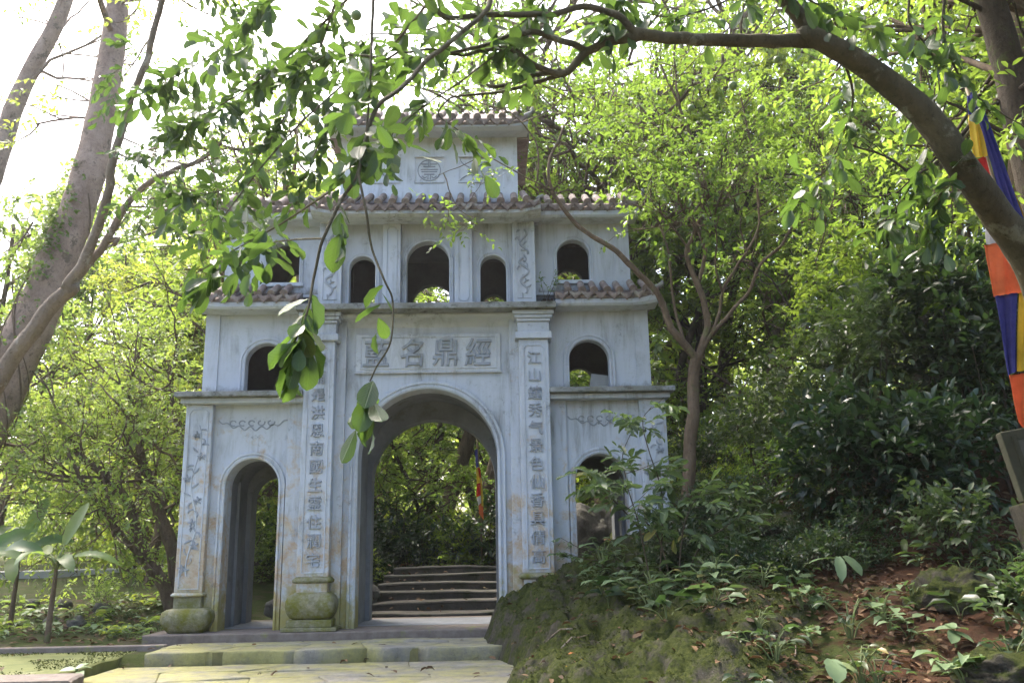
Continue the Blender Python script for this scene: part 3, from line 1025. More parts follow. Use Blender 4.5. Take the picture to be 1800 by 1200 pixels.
# ---- first cornice (side bays)
for s in (-1, 1):
    a = sorted((s * 1.868, s * 3.775))
    MB().box(a[0], a[1], -0.36, D1 + 0.3, 3.385, 3.465).build('cornice', M['ledge'], gate, bevel=0.01)
    a = sorted((s * 1.868, s * 3.715))
    MB().box(a[0], a[1], -0.235, D1 + 0.2, 3.302, 3.383).build('cornice_moulding', PL, gate, bevel=0.012)
    # ---- second tier side rooms
    W2 = (s * 2.515, 0.315, 3.468, 3.955, 0.315)
    a = sorted((s * 1.402, s * 3.455))
    wall_arch(a[0], a[1], 3.467, 4.90, 0.0, 0.16, [W2]).build('wall', PL, gate)
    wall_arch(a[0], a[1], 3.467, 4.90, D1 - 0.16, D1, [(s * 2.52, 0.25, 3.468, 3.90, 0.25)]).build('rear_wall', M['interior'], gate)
    b = sorted((s * 3.30, s * 3.453))
    MB().box(b[0], b[1], 0.162, D1 - 0.162, 3.467, 4.90).build('side_wall', PL, gate)
    b = sorted((s * 1.402, s * 1.55))
    MB().box(b[0], b[1], 0.162, D1 - 0.162, 3.467, 4.90).build('partition', M['interior'], gate)
    moulding(*W2, 0.0, 0.095, 0.04, 24).build('window_moulding', PL, gate)
    b = sorted((s * 3.255, s * 3.475))
    MB().box(b[0], b[1], -0.02, 0.01, 3.467, 4.90).build('corner_strip', PL, gate)
    # ---- third tier side rooms
    W3 = (s * 2.32, 0.262, 5.255, 5.675, 0.262)
    a = sorted((s * 1.45, s * 3.215))
    wall_arch(a[0], a[1], 5.02, 6.36, 0.0, 0.16, [W3]).build('wall', PL, gate)
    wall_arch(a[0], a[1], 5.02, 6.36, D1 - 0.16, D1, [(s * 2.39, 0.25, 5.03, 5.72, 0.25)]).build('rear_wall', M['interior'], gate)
    b = sorted((s * 3.06, s * 3.213))
    MB().box(b[0], b[1], 0.162, D1 - 0.162, 5.02, 6.36).build('side_wall', PL, gate)
    moulding(*W3, 0.0, 0.062, 0.03, 24).build('window_moulding', PL, gate)
    b = sorted((s * 1.985, s * 2.655))
    MB().box(b[0], b[1], -0.05, 0.02, 5.19, 5.252).build('window_sill', PL, gate, bevel=0.006)
    b = sorted((s * 3.005, s * 3.232))
    MB().box(b[0], b[1], -0.02, 0.01, 5.02, 6.36).build('corner_strip', PL, gate)
    a = sorted((s * 1.402, s * 3.44))
    MB().box(a[0], a[1], 0.03, D1 - 0.03, 4.902, 5.018).build('floor_slab', M['interior'], gate)

# ---- balcony slab over the main bay
MB().box(-1.985, 1.985, -0.52, D1 - 0.2, 4.672, 4.768).build('balcony_slab', M['ledge'], gate, bevel=0.012)
mb = MB()
rings = []
for (y, z) in ((0.0, 4.50), (-0.02, 4.53), (-0.06, 4.57), (-0.14, 4.61), (-0.24, 4.635), (-0.25, 4.67), (0.0, 4.67)):
    rings.append([(-1.40, y, z), (1.40, y, z)])
V = [p for r in rings for p in r]
n = len(rings)
mb.add(V, [(2 * i, 2 * i + 1, 2 * i + 3, 2 * i + 2) for i in range(n - 1)])
mb.build('balcony_cove', PL, gate, True)

# ---- third tier centre
CW = (0.0, 0.335, 4.77, 5.53, 0.335)
SW = (1.03, 0.205, 4.77, 5.42, 0.205)
YC = -0.18
wall_arch(-1.70, 1.70, 4.77, 6.22, YC, YC + 0.17, [mir(SW), CW, SW]).build('wall', PL, gate)
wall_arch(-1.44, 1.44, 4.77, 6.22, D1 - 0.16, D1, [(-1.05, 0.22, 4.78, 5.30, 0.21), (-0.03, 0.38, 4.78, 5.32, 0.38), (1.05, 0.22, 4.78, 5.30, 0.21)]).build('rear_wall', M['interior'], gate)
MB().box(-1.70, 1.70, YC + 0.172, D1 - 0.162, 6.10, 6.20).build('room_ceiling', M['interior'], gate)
for op, w in ((CW, 0.065), (SW, 0.06), (mir(SW), 0.06)):
    moulding(*op, YC, w, 0.03, 26).build('window_moulding', PL, gate)
for s in (-1, 1):
    x0, x1 = sorted((s * 0.423, s * 0.702))
    p = MB().box(x0, x1, YC - 0.11, YC + 0.01, 4.77, 6.19).build('pilaster', PL, gate, bevel=0.008)
    P = np.array([(x0 + .06, 4.90), (x0 + .10, 4.86), (x1 - .10, 4.86), (x1 - .06, 4.90), (x1 - .06, 6.03), (x1 - .10, 6.07), (x0 + .10, 6.07), (x0 + .06, 6.03), (x0 + .06, 4.90)])
    relief([np.linspace(a, b, 3) for a, b in zip(P[:-1], P[1:])], 0.02, 0.014, YC - 0.11, PL, 'panel_border', p)
    x0, x1 = sorted((s * 1.335, s * 1.69))
    xc = (x0 + x1) / 2
    p = MB().box(x0, x1, YC - 0.15, YC + 0.01, 4.77, 6.19).build('pilaster', PL, gate, bevel=0.008)
    frame_lines(x0 + 0.07, x1 - 0.07, 4.88, 6.08, YC - 0.15, p, PL, 0.014, 0.012, 0.01)
    t = np.linspace(0, 1, 60)
    body = np.c_[xc + 0.075 * np.sin(t * 21 + (0.6 if s > 0 else 0)) * (0.5 + 0.5 * np.sin(t * math.pi)), 4.95 + 1.05 * t]
    relief([body[:34], body[36:]], 0.034, 0.022, YC - 0.15, M['letter'], 'dragon_carving', p)
    fl = []
    rf = np.random.default_rng(5)
    for k in range(15):
        z = 4.98 + k * 0.068
        fl.append(leaf_stroke(xc + rf.normal(0, 0.05), z, rf.uniform(0, 6.28), 0.10, rf.normal(0, 2)))
    relief(fl, 0.026, 0.020, YC - 0.15, M['letter'], 'scale_carving', p, taper=True)['kind'] = 'stuff'

# ---- top tier
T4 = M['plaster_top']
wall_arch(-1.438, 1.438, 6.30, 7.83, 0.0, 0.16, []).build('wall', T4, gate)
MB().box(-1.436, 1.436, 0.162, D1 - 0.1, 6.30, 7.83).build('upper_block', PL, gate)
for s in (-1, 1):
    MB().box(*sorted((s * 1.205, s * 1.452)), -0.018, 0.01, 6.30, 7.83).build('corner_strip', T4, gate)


def recess_panel(xc, emblem):
    mb = MB()
    z0, z1, hw = 6.965, 7.385, 0.225
    mb.box(xc - hw, xc + hw, -0.006, 0.004, z0, z1)
    p = mb.build('emblem_panel', T4, gate)
    mb = MB()
    mb.box(xc - hw - 0.02, xc + hw + 0.02, -0.055, 0.006, z1 + 0.001, z1 + 0.03)
    mb.box(xc - hw - 0.02, xc - hw - 0.001, -0.030, 0.006, z0, z1)
    mb.box(xc + hw + 0.001, xc + hw + 0.02, -0.030, 0.006, z0, z1)
    mb.box(xc - hw - 0.02, xc + hw + 0.02, -0.020, 0.006, z0 - 0.02, z0 - 0.001)
    mb.build('panel_rim', T4, p)
    zc = (z0 + z1) / 2
    if emblem == 'seal':
        a = np.linspace(0, 2 * np.pi, 40)
        P = [np.c_[xc + 0.185 * np.cos(a), zc - 0.01 + 0.185 * np.sin(a)]]
        for (x0, x1, z) in ((-.13, -.015, .10), (.015, .13, .10), (-.10, .10, .055), (-.14, .14, .005), (-.13, .13, -.035), (-.085, .085, -.08)):
            P.append(np.array([(xc + x0, zc + z), (xc + (x0 + x1) / 2, zc + z), (xc + x1, zc + z)]))
        for s in (-1, 1):
            P.append(np.array([(xc + s * 0.12, zc - 0.11), (xc + s * 0.075, zc - 0.145), (xc + s * 0.04, zc - 0.12)]))
            P.append(np.array([(xc + s * 0.012, zc + 0.16), (xc + s * 0.012, zc + 0.10), (xc + s * 0.012, zc + 0.04)]))
            P.append(np.array([(xc + s * 0.02, zc - 0.09), (xc + s * 0.02, zc - 0.13), (xc + s * 0.02, zc - 0.17)]))
    else:
        P = []
        for sx in (-1, 1):
            t = np.linspace(0, 1, 12)
            P.append(np.c_[xc + sx * (0.21 - 0.15 * t), zc + 0.19 - 0.15 * np.sqrt(t)])
            P.append(np.c_[xc + sx * (0.21 - 0.17 * t), zc - 0.19 + 0.12 * t ** 0.7])
            a = np.linspace(0, 4.5, 12)
            P.append(np.c_[xc + sx * (0.05 + 0.025 * np.cos(a)), zc - 0.02 + 0.03 * np.sin(a)])
            P.append(np.c_[xc + sx * (0.02 + 0.07 * t), zc - 0.09 + 0.10 * t])
        a = np.linspace(math.pi, 2 * math.pi, 10)
        P.append(np.c_[xc + 0.04 * np.cos(a), zc - 0.07 + 0.03 * np.sin(a)])
    relief(P, 0.016, 0.014, -0.006, M['letter'], 'emblem', p)


recess_panel(-0.72, 'bat')
recess_panel(0.0, 'seal')
recess_panel(0.72, 'bat')

# ---- tiled roofs, tile by tile
def cyl_tile():
    """Half-round cover tile running up the slope (+y), with its round end plate at the origin facing -y."""
    mb = MB()
    n = 12
    rings = []
    for y, r in ((-0.022, 0.050), (-0.022, 0.062), (0.0, 0.064), (0.002, 0.056), (0.75, 0.056)):
        rings.append([(r * math.cos(2 * math.pi * i / n), y, r * math.sin(2 * math.pi * i / n)) for i in range(n)])
    mb.loft(rings)
    mb.loft([[(r * math.cos(2 * math.pi * i / n), y, r * math.sin(2 * math.pi * i / n)) for i in range(n)] for y, r in ((-0.021, 0.030), (-0.028, 0.028))])
    o = mb.build('cover_tile', M['tile'])
    me = o.data
    bpy.data.objects.remove(o)
    return me


def drip_tile():
    mb = MB()
    pts = [(-0.098, 0.06), (-0.09, 0.015), (-0.045, -0.035), (0.0, -0.085), (0.045, -0.035), (0.09, 0.015), (0.098, 0.06), (0.0, 0.022)]
    rings = [[(x, y, z) for x, z in pts] for y in (-0.018, 0.004)]
    mb.loft(rings)
    q = [(x * 0.72, z * 0.72 - 0.004) for x, z in pts]
    mb.loft([[(x, y, z) for x, z in q] for y in (-0.017, -0.025)])
    o = mb.build('drip_tile', M['tile'])
    me = o.data
    bpy.data.objects.remove(o)
    return me


CT, DT = cyl_tile(), drip_tile()


def roof(x0, x1, ye, ze, yt, zt, sp, curl=(0, 0), cove=None, mat_cove=PL, n_side=True, curl_len=0.45):
    """Front slope from the eave (ye,ze) to the wall (yt,zt); curl = rise at the left/right ends."""
    slope = math.atan2(zt - ze, yt - ye)
    L = math.hypot(zt - ze, yt - ye)

    def lift(x):
        l = 0.0
        if curl[0]:
            l += curl[0] * max(0.0, 1 - (x - x0) / curl_len) ** 2
        if curl[1]:
            l += curl[1] * max(0.0, 1 - (x1 - x) / curl_len) ** 2
        return l
    xs = np.linspace(x0, x1, 34)
    mb = MB()
    rings = [[(x, ye - 0.01, ze - 0.045 + lift(x)), (x, ye - 0.01, ze + lift(x)), (x, yt + 0.02, zt + lift(x) * 0.4), (x, yt + 0.02, zt - 0.12)] for x in xs]
    mb.loft(rings)
    rf_ = mb.build('roof', M['tile'], gate)
    # fascia and cove below the tiles
    mb = MB()
    cv = cove or [(ye, ze - 0.05), (ye, ze - 0.115), (ye + 0.03, ze - 0.15), (yt, ze - 0.16)]
    rings = [[(x, y, z + lift(x) * (1 - 0.9 * i / len(cv))) for i, (y, z) in enumerate(cv)] + [(x, yt, ze - 0.045)] for x in xs]
    mb.loft(rings)
    mb.build('eave_cove', mat_cove, rf_)
    n = max(2, int(round((x1 - x0) / sp)))
    for i in range(n + 1):
        x = x0 + (x1 - x0) * i / n
        jx, jz = rng.normal(0, 0.006), rng.normal(0, 0.006)
        if 0 < i < n or not n_side:
            c = link('cover_tile', CT, rf_, (x + jx, ye - 0.03, ze + 0.085 + lift(x) + jz), (slope, rng.normal(0, 0.02), rng.normal(0, 0.03)))
            c.scale = (1, L / 0.75 * 1.02, 1)
        if i < n:
            xm = x + (x1 - x0) / n / 2
            link('drip_tile', DT, rf_, (xm + rng.normal(0, 0.005), ye - 0.035, ze + 0.005 + lift(xm) + rng.normal(0, 0.004)), (rng.normal(0, 0.05), rng.normal(0, 0.04), 0))
    return rf_


def horn(base, s, parent, h=0.17, l=0.14):
    P = spline(np.array([base, base + np.array([s * l * 0.6, -0.03, 0.03]), base + np.array([s * l, -0.05, h * 0.45]), base + np.array([s * l * 1.02, -0.05, h])]), 5)
    mb = MB()
    mb.tube(P, np.linspace(0.055, 0.022, len(P)), 7)
    return mb.build('roof_horn', M['ledge'], parent, True)


r = roof(-1.78, 1.78, -0.70, 6.235, 0.0, 6.62, 0.214, (0.09, 0.09), [(-0.70, 6.19), (-0.695, 6.145), (-0.62, 6.112), (-0.48, 6.10), (-0.34, 6.115), (-0.175, 6.16)])
for s in (-1, 1):
    horn(np.array([s * 1.74, -0.62, 6.38]), s, r, 0.07, 0.06)
    a = sorted((s * 1.72, s * 3.36))
    r = roof(a[0], a[1], -0.34, 6.36, 0.05, 6.60, 0.205, (0.10, 0) if s < 0 else (0, 0.10))
    horn(np.array([s * 3.30, -0.30, 6.50]), s, r)
    mb = MB()
    mb.box(*sorted((s * 1.46, s * 3.34)), 0.06, D1 + 0.25, 6.37, 6.50)
    mb.build('rear_roof', M['tile'], gate)
    mb = MB()
    mb.box(*sorted((s * 1.46, s * 3.25)), 0.3, D1 - 0.2, 6.502, 6.70)
    mb.build('rear_roof', M['tile'], gate)
    a = sorted((s * 1.99, s * 3.60))
    r = roof(a[0], a[1], -0.36, 4.895, 0.0, 5.10, 0.205, (0.10, 0) if s < 0 else (0, 0.10))
    horn(np.array([s * 3.56, -0.32, 5.02]), s, r, 0.10, 0.10)
    MB().box(*sorted((s * 3.22, s * 3.60)), 0.03, D1 + 0.3, 4.86, 4.97).build('side_roof', M['tile'], gate)
r = roof(-1.62, 1.62, -0.42, 7.815, 0.1, 8.15, 0.2, (0.06, 0.06), [(-0.42, 7.77), (-0.42, 7.735), (-0.34, 7.70), (0.0, 7.745)])
for s in (-1, 1):
    horn(np.array([s * 1.58, -0.38, 7.93]), s, r, 0.14, 0.12)
    MB().box(*sorted((s * 1.44, s * 1.66)), 0.02, D1 + 0.2, 7.74, 7.90).build('side_roof', M['tile'], gate)
mb = MB()
mb.loft([[(-1.6, 0.1, z), (1.6, 0.1, z), (1.6, D1, z), (-1.6, D1, z)] for z in (7.832, 8.15)] + [[(-1.2, 0.6, 8.5), (1.2, 0.6, 8.5), (1.2, 1.0, 8.5), (-1.2, 1.0, 8.5)]])
mb.build('roof_cap', M['tile'], gate)

# a pale board leaning inside the upper window on the hill side
o = MB().box(-0.16, 0.16, -0.015, 0.015, 0, 0.36).build('leaning_board', M['white_board'], loc=(2.72, 0.62, 3.468))
o.rotation_euler = (R(8), R(8), 0)
tag(o, 'small pale board leaning inside the second-tier window on the hillside end', 'board')

# ------------------------------------------------------------------ foliage helpers
def leaf_shape(q):
    """Unit leaf along +x (length 1, width 1 -> scaled), +z is the upper side. Returns verts, quads/tris."""
    if q == 0:                                   # far: folded diamond
        V = np.array([(0, 0, 0), (0.45, 0.5, 0.10), (1, 0, -0.06), (0.45, -0.5, 0.10)])
        F = [np.array([(0, 2, 1), (0, 3, 2)])]
    elif q == 1:                                 # mid: six-sided folded leaf
        V = np.array([(0, 0, 0), (0.28, 0.42, 0.09), (0.66, 0.40, 0.07), (1, 0, -0.10), (0.66, -0.40, 0.07), (0.28, -0.42, 0.09), (0.30, 0, 0.03), (0.68, 0, 0.0)])
        F = [np.array([(0, 6, 1), (0, 5, 6), (7, 3, 2), (7, 4, 3)]), np.array([(6, 7, 2, 1), (5, 4, 7, 6)])]
    else:                                        # near: curved blade, midrib lower than the edges
        ts = [0.0, 0.10, 0.25, 0.45, 0.65, 0.82, 0.94, 1.0]
        ws = [0.03, 0.15, 0.31, 0.45, 0.50, 0.44, 0.27, 0.04]
        V = []
        for t, w in zip(ts, ws):
            zc = -0.16 * t * t
            wob = 0.018 * math.sin(t * 17)
            V += [(t, w, zc + 0.16 * w + wob), (t, w * 0.5, zc + 0.05 * w), (t, 0, zc - 0.01), (t, -w * 0.5, zc + 0.05 * w), (t, -w, zc + 0.16 * w - wob)]
        V = np.array(V)
        Q = []
        for i in range(len(ts) - 1):
            for j in range(4):
                Q.append((i * 5 + j, i * 5 + j + 1, i * 5 + 5 + j + 1, i * 5 + 5 + j))
        F = [np.array(Q)[:, ::-1]]
    return V, F


def leaves_mesh(name, P, Dn, Nn, L, W, q, mat, rnd):
    """P base points, Dn leaf direction, Nn approx normal, L lengths, W widths."""
    V0, F0 = leaf_shape(q)
    x = unit(Dn)
    y = unit(np.cross(Nn, x))
    z = np.cross(x, y)
    cz = np.random.default_rng(len(P)).uniform(0.2, 2.3, len(P))
    V = P[:, None, :] + (V0[None, :, 0] * L[:, None])[..., None] * x[:, None, :] + (V0[None, :, 1] * W[:, None])[..., None] * y[:, None, :] + (V0[None, :, 2] * (L * cz)[:, None])[..., None] * z[:, None, :]
    n, k = len(P), len(V0)
    off = (np.arange(n) * k)[:, None, None]
    Fs = [(f[None] + off).reshape(-1, f.shape[1]) for f in F0]
    me = fast_mesh(name, V.reshape(-1, 3), Fs, mat, np.repeat(rnd, k))
    if q == 2:
        for an, ai in (('lx', 0), ('ly', 1)):
            at_ = me.attributes.new(an, 'FLOAT', 'POINT')
            at_.data.foreach_set('value', np.tile(V0[:, ai], n).astype(np.float32))
    return me


def spray_leaves(C, Dv, rg, nl, twig, ll, lw, droop=0.25, flat=0.5, spread=0.9, upbias=1.0):
    """Leaves set alternately along short twigs that start at C heading Dv."""
    n = len(C)
    Dv = unit(Dv)
    side = unit(np.cross(Dv, np.array([0, 0, 1.0])) + 1e-6)
    roll = rg.uniform(-1, 1, (n, 1)) * (1 - flat) * 2
    upv = np.cross(side, Dv)
    side = unit(side * np.cos(roll) + upv * np.sin(roll))
    P, D, N, L, W, Rn = [], [], [], [], [], []
    tone = np.clip(rg.normal(0.45, 0.2, n), 0, 1)
    tl = twig * rg.uniform(0.6, 1.25, n)
    for j in range(nl):
        t = (j + 0.6) / nl
        p = C + Dv * (tl * t)[:, None] + np.array([0, 0, -1.0]) * (droop * tl * t * t)[:, None] + rg.normal(0, 0.012, (n, 3)) * twig
        s = 1 if j % 2 else -1
        if j == nl - 1:
            d = Dv + rg.normal(0, 0.15, (n, 3))
        else:
            d = Dv * rg.uniform(0.35, 0.9, (n, 1)) + s * side * spread + rg.normal(0, 0.28, (n, 3))
        d = d + np.array([0, 0, -1.0]) * droop * rg.uniform(0.2, 1.5, (n, 1))
        nn = np.array([0, 0, upbias]) + rg.normal(0, 0.42, (n, 3))
        l = ll * rg.uniform(0.5, 1.2, n)
        P.append(p); D.append(d); N.append(nn); L.append(l); W.append(l * lw / ll * rg.uniform(0.85, 1.15, n))
        Rn.append(np.clip(tone + rg.normal(0, 0.16, n), 0, 1))
    return [np.concatenate(a) for a in (P, D, N, L, W, Rn)]


def make_leaves(name, C, Dv, seed, nl, twig, ll, lw, q, mat, parent=None, **kw):
    rg = np.random.default_rng(seed)
    P, D, N, L, W, rn = spray_leaves(np.asarray(C, float), np.asarray(Dv, float), rg, nl, twig, ll, lw, **kw)
    return link(name, leaves_mesh(name, P, D, N, L, W, q, mat, rn), parent)


class Tree:
    """Collects limbs (tubes) and twig sites."""
    def __init__(s, seed):
        s.rg = np.random.default_rng(seed)
        s.mb = MB()
        s.c = []
        s.d = []

    def limb(s, P, r0, r1, sides=9, n=7, wob=0.05):
        Q = spline(P, n)
        fq = 0.22 / max(r0, 0.03)
        Q[1:-1] += 0.55 * min(r0, 0.08) * np.stack([fbm(Q[1:-1] * fq + o_, 2) for o_ in (3.0, 23.0, 43.0)], -1)
        rr = r0 + (r1 - r0) * np.linspace(0, 1, len(Q)) ** 0.9
        rr = rr * (1 + 0.05 * fbm(Q * (0.35 / max(r0, 0.03)) + 40, 2))
        rr[0] *= 1.06
        s.mb.tube(Q, rr, sides, True, wob)
        return Q

    def grow(s, p, d, L, r, depth, kids=3, bend=0.25, up=0.1, ratio=0.62, spread=0.75, twigs=4, sides=5):
        rg = s.rg
        n = 6
        P = [np.array(p, float)]
        d = unit(d)
        for i in range(n):
            d = unit(d + rg.normal(0, bend, 3) * 0.5 + np.array([0, 0, up]) * 0.3)
            P.append(P[-1] + d * L / n)
        P = np.array(P)
        s.mb.tube(P, np.linspace(r, r * 0.55, n + 1), sides if r > 0.012 else 4, False)
        if depth == 0:
            for k in range(twigs):
                t = rg.uniform(0.25, 1.0)
                i = min(n - 1, int(t * n))
                q = P[i] + (P[i + 1] - P[i]) * (t * n - i)
                s.c.append(q)
                s.d.append(unit(d * 0.5 + rg.normal(0, 0.7, 3)))
            s.c.append(P[-1])
            s.d.append(d)
            return
        for k in range(kids):
            t = 0.3 + 0.7 * (k + rg.uniform(0.2, 0.9)) / kids
            i = min(n - 1, int(t * n))
            q = P[i] + (P[min(i + 1, n)] - P[i]) * max(0, min(1, t * n - i))
            nd = unit(unit(P[min(i + 1, n)] - P[i]) + rg.normal(0, spread, 3))
            s.grow(q, nd, L * ratio * rg.uniform(0.8, 1.2), r * 0.55, depth - 1, kids, bend, up, ratio, spread, twigs, sides)

    def along(s, Q, t0, t1, n, jit=0.6, bias=(0, 0, -0.3), off=0.0):
        """Twig sites straight on a limb path."""
        for t in s.rg.uniform(t0, t1, n):
            i = min(len(Q) - 2, int(t * (len(Q) - 1)))
            f = t * (len(Q) - 1) - i
            p = Q[i] + (Q[i + 1] - Q[i]) * f
            s.c.append(p + s.rg.normal(0, off, 3))
            s.d.append(unit(unit(Q[i + 1] - Q[i]) * 0.6 + s.rg.normal(0, jit, 3) + np.array(bias)))

    def trunk(s, name, mat, parent):
        return s.mb.build(name, mat, parent, True)


def px(*pts):
    """(px, py, Y) rows -> world points."""
    return np.array([at(a, b, c) for a, b, c in pts])


# ------------------------------------------------------------------ foreground citrus tree arching over from the right
def fg_citrus():
    e = empty('citrus_tree', (4.6, -7.6, -0.2), 'near citrus tree whose thick limb arches over the view with hanging leaves and green fruit', 'tree')
    T = Tree(31)
    trunk = px((1900, 900, -7.4), (1865, 640, -7.5), (1815, 480, -7.7), (1752, 372, -7.9), (1690, 290, -8.1), (1625, 205, -8.2), (1562, 148, -8.3), (1500, 105, -8.4), (1440, 76, -8.45), (1410, 66, -8.5))
    T.limb(trunk, 0.135, 0.058, 18, 9)
    T.limb(px((1440, 78, -8.45), (1400, 30, -8.5), (1365, -20, -8.6), (1330, -90, -8.8)), 0.058, 0.04, 10)
    l1 = T.limb(px((1430, 72, -8.45), (1360, 70, -8.5), (1280, 68, -8.55), (1200, 70, -8.6), (1112, 58, -8.65)), 0.046, 0.036, 12)
    l2 = T.limb(px((1120, 60, -8.65), (1077, 26, -8.7), (1027, 12, -8.75), (963, 27, -8.8), (913, 25, -8.85), (847, 27, -8.9), (787, 32, -8.95), (757, 2, -9.0), (735, -40, -9.05)), 0.024, 0.012, 8)
    l3 = T.limb(px((1125, 62, -8.65), (1075, 72, -8.6), (1033, 92, -8.6), (1000, 122, -8.6), (977, 127, -8.6), (943, 116, -8.65), (905, 90, -8.7), (870, 84, -8.75), (813, 97, -8.8), (760, 88, -8.85), (700, 92, -8.9)), 0.034, 0.006, 8)
    l4 = T.limb(px((1010, 115, -8.6), (980, 133, -8.55), (930, 148, -8.55), (890, 160, -8.6), (840, 166, -8.6), (790, 173, -8.65)), 0.016, 0.006, 6)
    l5 = T.limb(px((1032, 90, -8.6), (993, 72, -8.7), (947, 60, -8.75), (900, 62, -8.8), (860, 78, -8.8), (820, 88, -8.85), (780, 97, -8.9), (690, 105, -8.95), (610, 95, -9.0)), 0.022, 0.006, 6)
    l6 = T.limb(px((985, 126, -8.6), (945, 130, -8.5), (905, 145, -8.5), (870, 152, -8.5), (855, 148, -8.5)), 0.020, 0.008, 6)
    carriers = []

    def carry(r0, r1, *pts, dens=14, t0=0.15, bias=(0, 0, -0.35)):
        Q = T.limb(px(*pts), r0, r1, 5, 6, 0.0)
        carriers.append(Q)
        return Q
    A = carry(0.016, 0.004, (862, -6, -9.0), (847, 27, -9.1), (760, 97, -9.3), (707, 153, -9.5), (663, 190, -9.7), (640, 250, -9.8), (630, 305, -9.9), (600, 350, -9.9), (568, 420, -10.0), (552, 490, -10.0), (535, 560, -10.1), (512, 610, -10.1))
    B = carry(0.006, 0.003, (630, 305, -9.9), (643, 370, -10.0), (655, 440, -10.0), (675, 492, -10.1), (690, 530, -10.1), (687, 600, -10.2), (662, 645, -10.2), (650, 670, -10.2))
    C1 = carry(0.009, 0.004, (657, -10, -9.6), (653, 90, -9.65), (649, 180, -9.7), (641, 250, -9.8))
    D1_ = carry(0.010, 0.003, (757, 0, -8.57), (690, 80, -8.33), (610, 145, -8.10), (530, 215, -8.20), (455, 300, -8.30), (405, 365, -8.40), (365, 425, -8.40))
    E1 = carry(0.007, 0.003, (634, 300, -9.60), (560, 350, -9.20), (480, 402, -8.90), (410, 440, -8.90), (345, 480, -8.90))
    F1 = carry(0.012, 0.003, (640, -30, -8.50), (560, 50, -8.10), (470, 130, -7.70), (380, 190, -7.80), (290, 225, -7.80))
    G1 = carry(0.010, 0.003, (520, -40, -8.40), (450, 30, -8.00), (380, 90, -7.50), (300, 140, -7.50), (235, 165, -7.50))
    H1 = carry(0.010, 0.003, (600, -30, -8.33), (560, 90, -7.97), (510, 190, -7.60), (450, 280, -7.70), (400, 330, -7.80), (330, 345, -7.80))
    I1 = carry(0.008, 0.003, (700, 92, -8.50), (640, 130, -8.30), (590, 200, -8.00), (545, 290, -8.10), (520, 360, -8.10))
    J1 = carry(0.007, 0.003, (790, 40, -8.55), (720, 60, -8.30), (640, 62, -8.00), (570, 100, -8.10), (520, 130, -8.10))
    K1 = carry(0.006, 0.003, (880, 90, -8.75), (800, 150, -8.9), (740, 190, -8.9), (690, 235, -9.0), (680, 270, -9.0))
    L1 = carry(0.006, 0.003, (568, 420, -9.80), (530, 420, -9.60), (470, 430, -9.30), (420, 465, -9.30))
    N1 = carry(0.006, 0.003, (790, 173, -8.65), (770, 200, -8.7), (800, 225, -8.7), (820, 240, -8.7))
    rights = [
        carry(0.010, 0.003, (1480, 96, -8.4), (1500, 170, -8.2), (1480, 240, -8.1), (1450, 300, -8.0), (1400, 330, -8.0)),
        carry(0.012, 0.004, (1660, -20, -8.3), (1660, 60, -8.2), (1690, 140, -8.1), (1760, 200, -8.0), (1830, 235, -8.0)),
        carry(0.010, 0.003, (1600, -20, -8.3), (1600, 40, -8.2), (1640, 100, -8.1), (1650, 180, -8.0), (1600, 170, -8.0)),
        carry(0.008, 0.003, (1640, 225, -8.2), (1610, 310, -8.0), (1570, 370, -7.9), (1540, 400, -7.9)),
        carry(0.008, 0.003, (1690, 300, -8.1), (1660, 330, -8.2), (1630, 390, -8.1)),
        carry(0.009, 0.003, (1350, -40, -8.7), (1260, 10, -8.6), (1180, 30, -8.5), (1120, 20, -8.5)),
        carry(0.009, 0.003, (1330, -60, -8.7), (1420, 0, -8.5), (1500, 30, -8.4), (1560, 60, -8.3)),
        carry(0.007, 0.003, (1110, -40, -8.7), (1080, 20, -8.6), (1040, 60, -8.6)),
        carry(0.007, 0.003, (980, -30, -8.8), (930, 30, -8.7), (890, 60, -8.7)),
    ]
    # thin bare twigs for the tangle
    tr = e
    T.trunk('trunk', M['bark_warm'], tr).matrix_parent_inverse = Matrix.Translation((-4.6, 7.6, 0.2))
    # leaves: sites on carriers
    def sites(Q, n, t0=0.1, t1=1.0, jit=0.55, bias=(0, 0, -0.35)):
        T.along(Q, t0, t1, n, jit, bias, 0.0)
    for Q, n, t0 in ((D1_, 22, .15), (E1, 9, .2), (F1, 44, .1), (G1, 42, .1), (H1, 34, .1), (I1, 20, .2), (J1, 26, .1), (K1, 10, .3), (C1, 7, .0), (L1, 3, .4), (l2, 10, .5), (l3, 10, .5), (l5, 12, .55)):
        sites(Q, n, t0)
    sites(A, 6, 0.15, 0.5)
    sites(N1, 4, 0.3, 1, 0.4)
    for Q in rights:
        sites(Q, 15, 0.1)
    o = make_leaves('foliage', T.c, T.d, 5, 5, 0.22, 0.126, 0.064, 2, M['leaf_near'], e, droop=0.35, flat=0.3)
    o.matrix_parent_inverse = Matrix.Translation((-4.6, 7.6, 0.2))
    # the clear hanging end clusters
    T2 = Tree(5)
    T2.along(A, 0.84, 1.0, 7, 0.45, (0, 0, -0.7))
    T2.along(B, 0.93, 1.0, 3, 0.4, (0, 0, -0.9))
    T2.along(A, 0.60, 0.72, 1, 0.5, (0, 0, -0.5))
    T2.along(B, 0.25, 0.5, 1, 0.5, (0, 0, -0.5))
    T2.along(E1, 0.75, 1.0, 3, 0.5, (-0.2, 0, -0.6))
    T2.along(C1, 0.75, 1.0, 2, 0.5, (0, 0, -0.6))
    o = make_leaves('foliage', T2.c, T2.d, 9, 5, 0.13, 0.132, 0.072, 2, M['leaf_near'], e, droop=0.75, flat=0.3, spread=0.6)
    o.matrix_parent_inverse = Matrix.Translation((-4.6, 7.6, 0.2))
    # fruit
    import bmesh
    bm = bmesh.new()
